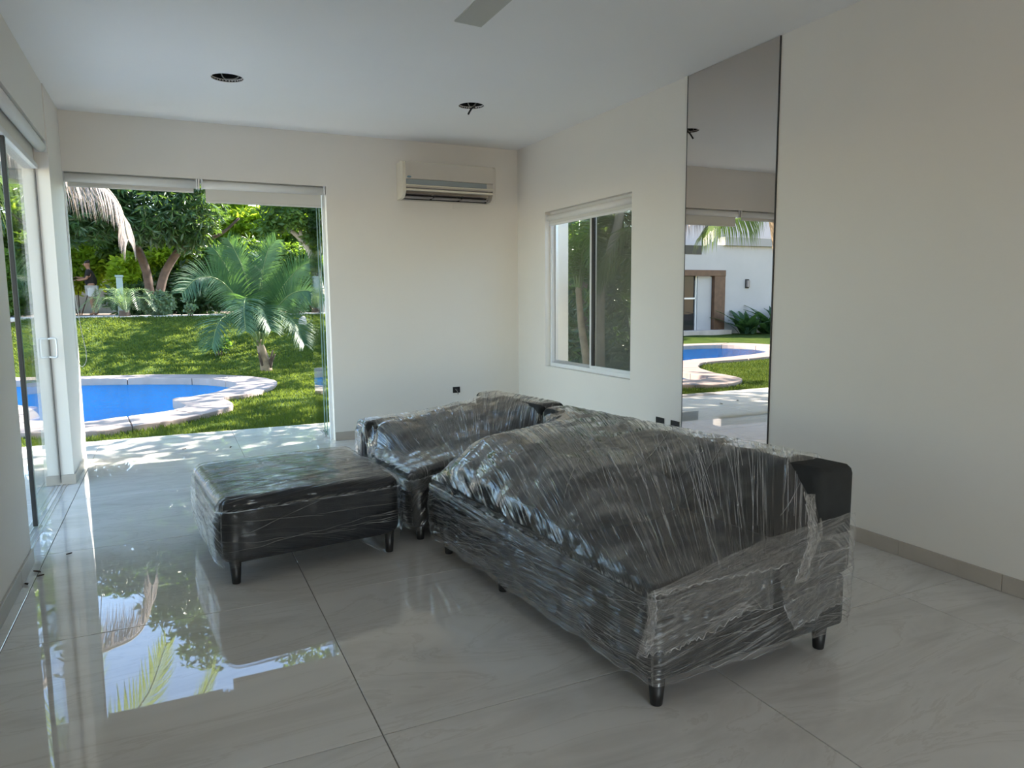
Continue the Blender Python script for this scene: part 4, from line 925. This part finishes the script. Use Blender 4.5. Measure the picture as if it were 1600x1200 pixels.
tree('garden_tree', 'tree behind the left end of the path, left of the person', -6.2, 23, .97, 6.5, 2.2, 9000, 'leaf_mid', 14, .28)
SH = [(7.4, 12.6, -.03, 8.2, 2.5), (8.9, 17.0, .2, 9.2, 3.0), (5.9, 18.6, .5, 6.6, 2.5), (7.6, 21.9, .9, 8.0, 2.8), (13.0, 19.5, .5, 10.5, 3.0), (5.7, 9.3, -.03, 6.6, 1.9), (11.8, 12.5, 0, 11, 2.8)]
WH = ['nearest the house corner of the row right of the lawn', 'second row back', 'beside the right end of the path', 'behind the right end of the path', 'furthest right behind the bank', 'closest to the terrace, right of the house', 'at the outer edge right of the lawn']
for k, (x, y, z, h, r_) in enumerate(SH): tree('shade_tree', 'leafy shade tree, ' + WH[k], x, y, z, h, r_, (850, 1500, 800, 1250, 1500, 1050, 1200)[k], 'leaf_dark', 20+k, .36)
# understorey behind the path
def shrub(label, blobs, n, size, lm, seed, name='shrub', asp=.4, droop=.1, cat='shrub', group=None, stems=3):
    b0 = blobs[0]; zb_ = min(q[2]-q[5] for q in blobs); zb_ = float(gz(b0[0], min(b0[1], 20.5)))-.02 if b0[1] > 8 else -.05
    t = thing(name, label, cat, (b0[0], b0[1], zb_), group)
    for k in range(stems): limb('stem', [(b0[0]+.05*k-.05, b0[1], zb_), (b0[0]+(k-1)*b0[3]*.3, b0[1], (zb_+b0[2])/2), (b0[0]+(k-1)*b0[3]*.5, b0[1]+.05, b0[2])], .02, .008, 'bark', t, 6, 3)
    leaves('foliage', blobs, n, size, lm, t, seed, droop, .3, asp); return t
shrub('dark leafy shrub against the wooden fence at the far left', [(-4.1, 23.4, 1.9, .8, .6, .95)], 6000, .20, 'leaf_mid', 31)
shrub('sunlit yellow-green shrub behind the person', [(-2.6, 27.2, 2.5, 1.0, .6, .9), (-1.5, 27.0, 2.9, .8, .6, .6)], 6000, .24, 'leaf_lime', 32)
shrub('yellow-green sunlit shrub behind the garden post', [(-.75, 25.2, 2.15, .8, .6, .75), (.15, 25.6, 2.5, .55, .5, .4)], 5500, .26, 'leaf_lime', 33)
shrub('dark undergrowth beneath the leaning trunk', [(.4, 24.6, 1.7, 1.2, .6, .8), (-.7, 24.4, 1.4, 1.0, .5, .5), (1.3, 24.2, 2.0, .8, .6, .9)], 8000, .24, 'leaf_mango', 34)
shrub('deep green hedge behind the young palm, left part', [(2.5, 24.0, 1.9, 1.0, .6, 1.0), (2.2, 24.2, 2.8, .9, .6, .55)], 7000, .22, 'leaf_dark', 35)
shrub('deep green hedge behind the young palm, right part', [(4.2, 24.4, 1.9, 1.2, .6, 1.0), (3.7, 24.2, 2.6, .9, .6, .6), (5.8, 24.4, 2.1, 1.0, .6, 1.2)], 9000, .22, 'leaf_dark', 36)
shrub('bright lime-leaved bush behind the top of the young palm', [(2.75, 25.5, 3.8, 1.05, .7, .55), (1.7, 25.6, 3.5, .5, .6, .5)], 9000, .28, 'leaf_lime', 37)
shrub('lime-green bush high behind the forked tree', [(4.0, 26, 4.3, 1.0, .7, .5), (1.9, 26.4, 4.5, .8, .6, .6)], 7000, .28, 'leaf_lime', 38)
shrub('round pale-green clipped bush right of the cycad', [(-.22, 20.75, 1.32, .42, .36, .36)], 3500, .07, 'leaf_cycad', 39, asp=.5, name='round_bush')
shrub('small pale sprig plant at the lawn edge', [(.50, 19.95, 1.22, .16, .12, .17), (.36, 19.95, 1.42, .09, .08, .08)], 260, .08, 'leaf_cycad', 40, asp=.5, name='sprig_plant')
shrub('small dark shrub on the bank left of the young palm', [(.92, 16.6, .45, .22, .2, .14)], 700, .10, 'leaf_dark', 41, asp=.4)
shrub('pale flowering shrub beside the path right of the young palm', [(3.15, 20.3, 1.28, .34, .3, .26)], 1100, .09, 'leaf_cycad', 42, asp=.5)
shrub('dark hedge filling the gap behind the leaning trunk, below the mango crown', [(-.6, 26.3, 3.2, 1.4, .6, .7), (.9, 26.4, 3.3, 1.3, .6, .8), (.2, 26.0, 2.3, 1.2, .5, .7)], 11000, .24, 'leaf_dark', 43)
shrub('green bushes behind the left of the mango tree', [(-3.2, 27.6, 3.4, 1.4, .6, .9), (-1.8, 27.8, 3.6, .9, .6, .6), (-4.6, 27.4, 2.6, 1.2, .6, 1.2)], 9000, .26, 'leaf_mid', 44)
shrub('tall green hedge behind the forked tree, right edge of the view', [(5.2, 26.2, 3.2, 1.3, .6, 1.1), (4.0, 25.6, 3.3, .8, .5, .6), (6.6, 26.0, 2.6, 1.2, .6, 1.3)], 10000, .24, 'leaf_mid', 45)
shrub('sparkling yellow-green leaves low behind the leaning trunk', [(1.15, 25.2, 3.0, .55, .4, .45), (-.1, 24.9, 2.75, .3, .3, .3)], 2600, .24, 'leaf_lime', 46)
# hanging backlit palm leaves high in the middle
t = thing('fan_of_palm_leaves', 'sunlit feathery palm behind the right of the view, fronds against the sky', 'palm', (3.4, 27, .95))
limb('trunk', [(3.4, 27, .9), (3.5, 27, 3), (3.6, 27, 5.2)], .14, .09, 'palm_trunk', t)
for k in range(11):
    a = 2*math.pi*k/11; c, s = math.cos(a)*2.1, math.sin(a)*2.1; T2 = Vector((3.6, 27, 5.3))
    frond(t, [T2, T2+Vector((c*.3, s*.3, .6)), T2+Vector((c*.7, s*.7, .5)), T2+Vector((c, s, -.6))], .6, 'leaf_lime' if k % 2 else 'leaf_coconut', 'rachis', 40, .5, .022, .1, .1, .02, 60+k)
# boundary wall far behind and a pinkish house wall peeping through
for i in range(8):
    pass
boxes('boundary_wall', [((-40, 31.5, .9), (40, 31.7, 3.4)), ((6.9, 4.0, -.1), (7.05, 8.0, 2.9)), ((6.9, -6, -.1), (7.05, 4.0, 2.9))], 'boundary')['kind'] = 'structure'
# cycad by the post
t = thing('cycad', 'cycad with arching silvery fronds at the foot of the garden post', 'cycad', (-.98, 20.2, .98))
limb('trunk', [(-.98, 20.2, .9), (-.98, 20.2, 1.02), (-.98, 20.2, 1.16)], .15, .12, 'bark', t, 12)
T3 = Vector((-.98, 20.2, 1.15))
for k in range(20):
    a = 2*math.pi*k/20+.1; L = .95 if k % 2 else .75; c, s = math.cos(a)*L, math.sin(a)*L; e = .38 if k % 2 else .62
    frond(t, [T3, T3+Vector((c*.3, s*.3, e*.7)), T3+Vector((c*.75, s*.75, e*.8)), T3+Vector((c*1.1, s*1.1, e*.2-.08))], .17, 'leaf_cycad', 'rachis', 26, .1, .008, .3, .15, .010, 80+k, seg=2)
# garden post
t = thing('garden_post', 'pale grey-green post standing in the cycad', 'post', (-1.05, 20.45, 1.0))
box('shaft', (-1.125, 20.40, .95), (-.985, 20.54, 1.98), 'post_paint', t, .006); box('cap', (-1.145, 20.38, 1.98), (-.965, 20.56, 2.03), 'post_paint', t, .006)
# plank fence at far left
t = thing('plank_fence', 'weathered grey plank fence at the far left behind the path', 'fence', (-3.9, 26.2, 1))
for k in range(16):
    x0 = -5.2+k*.16; box('plank', (x0, 26.2, .95), (x0+.145, 26.23, 2.25+rs.uniform(-.02, .02)), 'fence_wood', t, .003)
for z in (1.2, 1.8): box('rail', (-5.2, 26.23, z), (-2.65, 26.27, z+.08), 'fence_wood', t, .003)
# stone on the bank
bm = bmesh.new(); bmesh.ops.create_icosphere(bm, subdivisions=2, radius=.12)
for v in bm.verts: v.co = Vector((v.co.x*.8, v.co.y*.8, v.co.z*1.1))*(1+.2*math.sin(v.co.x*30+v.co.y*21)) + Vector((3.02, 18.6, float(gz(3.02, 18.6))+.09))
tag(bmo('stone', bm, 'path_stone', None), 'grey stone lying on the upper bank right of the young palm', 'stone')
# ------------------------------------------------------------------ person
def skin_mesh(name, verts, edges, radii, material, parent, sub=2):
    me = bpy.data.meshes.new(name); me.from_pydata(verts, edges, []); o = bpy.data.objects.new(name, me); C.objects.link(o)
    sk = o.modifiers.new('s', 'SKIN'); sk.use_smooth_shade = True; ss = o.modifiers.new('u', 'SUBSURF'); ss.levels = sub; ss.render_levels = sub
    for k, r_ in enumerate(radii):
        q = me.skin_vertices[0].data[k]; q.radius = r_ if isinstance(r_, tuple) else (r_, r_); q.use_root = (k == 0)
    dg = bpy.context.evaluated_depsgraph_get(); dg.update(); me2 = bpy.data.meshes.new_from_object(o.evaluated_get(dg)); bpy.data.objects.remove(o)
    me2.name = name; me2.materials.clear(); me2.materials.append(MT[material]); o2 = bpy.data.objects.new(name, me2); link(o2, parent); return o2
px_, py_, pz_ = -2.05, 25.2, .975; S_ = 1.63/1.70
def pp(x, y, z): return (px_+x*S_, py_+y*S_, pz_+z*S_)
per_ = thing('person', 'person in black t-shirt and white shorts, standing side-on and reaching into the bushes', 'person', (px_, py_, pz_))
bv = [pp(0, 0, .93), pp(-.01, 0, 1.12), pp(-.03, 0, 1.33), pp(-.04, 0, 1.43), pp(-.065, 0, 1.50), pp(-.085, 0, 1.58), pp(-.09, 0, 1.66),
      pp(-.04, -.16, 1.38), pp(-.10, -.20, 1.14), pp(-.30, -.18, 1.10), pp(-.38, -.17, 1.11),
      pp(-.04, .16, 1.38), pp(-.14, .19, 1.16), pp(-.33, .14, 1.18), pp(-.41, .12, 1.20),
      pp(.0, -.10, .86), pp(-.02, -.11, .48), pp(.03, -.11, .08), pp(-.10, -.12, .03),
      pp(.0, .10, .86), pp(.05, .11, .48), pp(.12, .11, .08), pp(.0, .12, .03)]
be = [(0, 1), (1, 2), (2, 3), (3, 4), (4, 5), (5, 6), (2, 7), (7, 8), (8, 9), (9, 10), (2, 11), (11, 12), (12, 13), (13, 14), (0, 15), (15, 16), (16, 17), (17, 18), (0, 19), (19, 20), (20, 21), (21, 22)]
br = [(.12, .15), (.11, .14), (.12, .15), .055, .052, .095, .085, .05, .042, .034, .028, .05, .042, .034, .028, .085, .058, .04, .035, .085, .058, .04, .035]
skin_mesh('body', bv, be, br, 'skin', per_)
skin_mesh('shirt', [pp(0, 0, .90), pp(-.01, 0, 1.12), pp(-.03, 0, 1.33), pp(-.04, 0, 1.40), pp(-.04, -.16, 1.38), pp(-.085, -.19, 1.21), pp(-.04, .16, 1.38), pp(-.11, .185, 1.23)], [(0, 1), (1, 2), (2, 3), (2, 4), (4, 5), (2, 6), (6, 7)], [(.175, .19), (.17, .185), (.165, .18), .08, .08, .07, .08, .07], 'shirt_black', per_)
skin_mesh('shorts', [pp(0, 0, .90), pp(0, -.10, .82), pp(-.01, -.11, .55), pp(0, .10, .82), pp(.04, .11, .55)], [(0, 1), (1, 2), (0, 3), (3, 4)], [(.165, .185), .12, .105, .12, .105], 'shorts_white', per_)
skin_mesh('hair', [pp(-.06, 0, 1.60), pp(-.075, 0, 1.68), pp(-.10, 0, 1.71)], [(0, 1), (1, 2)], [.095, .10, .07], 'hair', per_)
for s in (-1, 1):
    for k in range(5):
        hx_, hy_, hz_ = (-.38, -.17, 1.11) if s < 0 else (-.41, .12, 1.20); dy = (k-2)*.016
        a = (hx_, hy_+dy, hz_); L = (.05, .085, .095, .09, .07)[k]
        pts = [pp(*a), pp(a[0]-L*.5, a[1]+(-.02 if k == 0 else 0), a[2]-.005), pp(a[0]-L, a[1]+(-.03 if k == 0 else 0), a[2]-.03)]
        v, f = tube_vf(pts, [.010, .009, .006], 6); mobj('finger', v, f, 'skin', per_, True)
v, f = tube_vf([pp(-.165, 0, 1.615), pp(-.195, 0, 1.585), pp(-.17, 0, 1.575)], [.008, .016, .010], 8); mobj('nose', v, f, 'skin', per_, True)
# ------------------------------------------------------------------ white house across the lawn (seen in the mirror)
t = thing('white_house', 'white rendered house with brown doorway across the pool, seen in the mirror', 'house', (-14, 21.5, 0))
hy0 = 21.5
boxes('wall', [((-20, hy0, -.1), (-12.45, hy0+.3, 3.32)), ((-12.45, hy0, 2.36), (-6.5, hy0+.3, 3.32)), ((-8.9, hy0, -.1), (-6.5, hy0+.3, 2.36)), ((-20, hy0+2.9, 3.0), (-6.5, hy0+3.1, 6.3)), ((-12.45, hy0+2.6, 0), (-8.9, hy0+2.7, 2.4))], 'house_paint', t)
boxes('parapet_band', [((-20.1, hy0-.15, 3.30), (-12.3, hy0+.3, 3.62))], 'house_grey', t, .01)
boxes('roof_slab', [((-20, hy0+.3, 3.2), (-6.5, hy0+3, 3.32))], 'house_paint', t); boxes('eave', [((-20, hy0+2.6, 6.1), (-6.3, hy0+3.4, 6.35))], 'house_grey', t)
df = boxes('door_frame', [((-12.45, hy0-.04, 0), (-11.93, hy0+.25, 2.36)), ((-12.45, hy0-.06, 2.16), (-8.8, hy0+.25, 2.38)), ((-9.1, hy0-.04, 0), (-8.8, hy0+.25, 2.16))], 'wood_brown', t, .006)
boxes('door_leaf', [((-11.9, hy0+.10, .12), (-11.23, hy0+.16, 2.14))], 'house_paint', t, .004)
boxes('dark_window', [((-11.2, hy0+.2, .1), (-9.1, hy0+.22, 2.16))], 'dark_glass', t)
boxes('window_bar', [((-11.22, hy0+.14, .1), (-11.17, hy0+.19, 2.16)), ((-11.2, hy0+.14, 1.3), (-9.1, hy0+.19, 1.36)), ((-10.2, hy0+.14, .1), (-10.15, hy0+.19, 2.16))], 'white_alu', t)
boxes('threshold', [((-12.5, hy0-.4, -.1), (-8.8, hy0+.1, .14))], 'path_stone', t, .01)
uw = boxes('upper_window', [((-12.6, hy0+2.86, 3.6), (-11.2, hy0+2.9, 4.7))], 'dark_glass', t); boxes('frame', [((-12.65, hy0+2.82, 3.55), (-12.6, hy0+2.9, 4.75)), ((-11.2, hy0+2.82, 3.55), (-11.15, hy0+2.9, 4.75)), ((-12.6, hy0+2.82, 4.7), (-11.2, hy0+2.9, 4.75))], 'black', uw)
boxes('window_opening', [((-11.3, hy0-.01, 2.95), (-10.4, hy0+.0, 3.28))], 'dark_glass', t)
t = thing('wall_lamp', 'small dark wall lamp on the white house, seen in the mirror', 'wall lamp', (-13.55, hy0, 1.85))
box('backplate', (-13.64, hy0-.03, 1.70), (-13.46, hy0, 2.05), 'black', t, .005); box('shade', (-13.62, hy0-.11, 1.74), (-13.48, hy0-.03, 2.0), 'vane_grey', t, .01)
# broad-leaved plants at the foot of the house
for q, (x, nl, hh) in enumerate(((-12.95, 34, 1.0), (-14.0, 44, 1.15), (-15.2, 40, 1.1))):
    t = thing('broad_leaf_plant', ('broad-leaved bush next to the brown doorway, seen in the mirror', 'broad-leaved bush below the wall lamp of the white house', 'broad-leaved bush furthest from the doorway of the white house')[q], 'shrub', (x, 20.7, -.05), 'bushes at the foot of the white house'); rr = random.Random(q)
    for k in range(nl):
        a = rr.uniform(0, 6.28); e = rr.uniform(.6, 1.45); L = hh*rr.uniform(.8, 1.45); d = Vector((math.cos(a)*math.cos(e), math.sin(a)*math.cos(e), math.sin(e))); s = d.cross(Vector((0, 0, 1))).normalized()
        b0 = Vector((x+rr.uniform(-.3, .3), 20.7+rr.uniform(-.25, .25), 0)); vs, fs = [], []
        for j in range(6):
            f_ = j/5; p = b0+d*L*f_+Vector((math.cos(a), math.sin(a), -.9))*L*.35*f_*f_; ww = .11*math.sin(math.pi*min(1, .12+.88*f_))+.004
            vs += [tuple(p-s*ww), tuple(p-Vector((0, 0, .015))), tuple(p+s*ww)]
        for j in range(5): b3 = 3*j; fs += [(b3, b3+1, b3+4, b3+3), (b3+1, b3+2, b3+5, b3+4)]
        mobj('leaf', vs, fs, 'leaf_palm', t)
# ------------------------------------------------------------------ side garden seen through the right window
def side_palm(label, x, y, pts, r0, r1, nf, L, crown, seed, mat_='palm_trunk'):
    t = thing('garden_palm', label, 'palm', (x, y, -.05)); limb('trunk', pts, r0, r1, mat_, t, 12)
    T = Vector(pts[-1])
    for k in range(nf):
        a = 2*math.pi*k/nf+seed; c, s = math.cos(a)*L, math.sin(a)*L; e = crown*(.8 if k % 2 else 1.2)
        frond(t, [T-Vector((0, 0, .1)), T+Vector((c*.2, s*.2, e*.8)), T+Vector((c*.6, s*.6, e)), T+Vector((c, s, e*.2))], .45, 'leaf_dark', 'rachis', 40, .5, .014, .1, .15, .015, 200+seed*10+k)
side_palm('low brown-trunked palm outside the right window, behind its left pane', 4.85, 8.2, [(4.95, 8.1, -.1), (4.93, 8.1, .5), (4.88, 8.15, 1.0), (4.86, 8.2, 1.5)], .062, .04, 9, 1.0, .75, 1)
side_palm('tall pale curved palm outside the right window, behind its right pane', 4.9, 7.4, [(4.75, 7.45, -.1), (4.72, 7.45, .9), (4.74, 7.42, 1.6), (4.95, 7.4, 2.3), (5.1, 7.4, 3.4)], .062, .052, 9, 1.5, .8, 2, 'bark_pale')
side_palm('brown palm trunk outside the right window, at its right edge', 4.6, 5.9, [(4.58, 6.02, -.1), (4.62, 6.0, .7), (4.66, 5.96, 1.3)], .07, .045, 8, .9, .6, 3)
shrub('dense dark foliage filling the side garden beyond the right window', [(5.9, 8.2, 1.6, .7, 1.6, 1.5), (6.0, 10.2, 1.8, .9, 1.4, 1.6), (5.6, 7.0, .5, .6, 1.0, .5), (5.9, 6.6, 1.6, .6, 1.0, 1.4), (5.5, 9.2, .5, .6, 1.0, .5)], 22000, .17, 'leaf_mango', 50, asp=.25, droop=.6)
tree('side_tree', 'dark tree rising over the side garden beyond the right window', 6.2, 7.6, -.03, 5.2, 1.7, 9000, 'leaf_dark', 51, .2)

# a few dry leaves blown in on the floor
for q, (x, y, sz, lab) in enumerate(((.06, 7.20, .018, 'dry dark leaf on the floor in the terrace opening, left one of two'), (.45, 7.07, .022, 'dry dark leaf on the floor in the terrace opening, right one of two'), (-.705+.03, 4.19, .020, 'dry leaf scrap on the floor by the left wall, furthest along'), (-.65, 4.12, .018, 'dry leaf scrap a little out from the left wall'), (-.695, 4.02, .020, 'dry leaf scrap on the floor by the left wall, nearest'), (-.56, 4.42, .014, 'tiny dry leaf scrap alone in front of the glass door'))):
    vs, fs = [], []; a = q*1.3
    for j in range(6):
        f_ = j/5; w_ = sz*.45*math.sin(math.pi*(.05+.9*f_)); cx_ = (f_-.5)*sz*2
        for sgn in (-1, 0, 1): vs.append((x+cx_*math.cos(a)-sgn*w_*math.sin(a), y+cx_*math.sin(a)+sgn*w_*math.cos(a), .002+.006*abs(sgn)+.004*f_*f_))
    for j in range(5): b3 = 3*j; fs += [(b3, b3+3, b3+4, b3+1), (b3+1, b3+4, b3+5, b3+2)]
    tag(mobj('dry_leaf', vs, fs, 'bark'), lab, 'leaf', 'dry leaves on the floor')
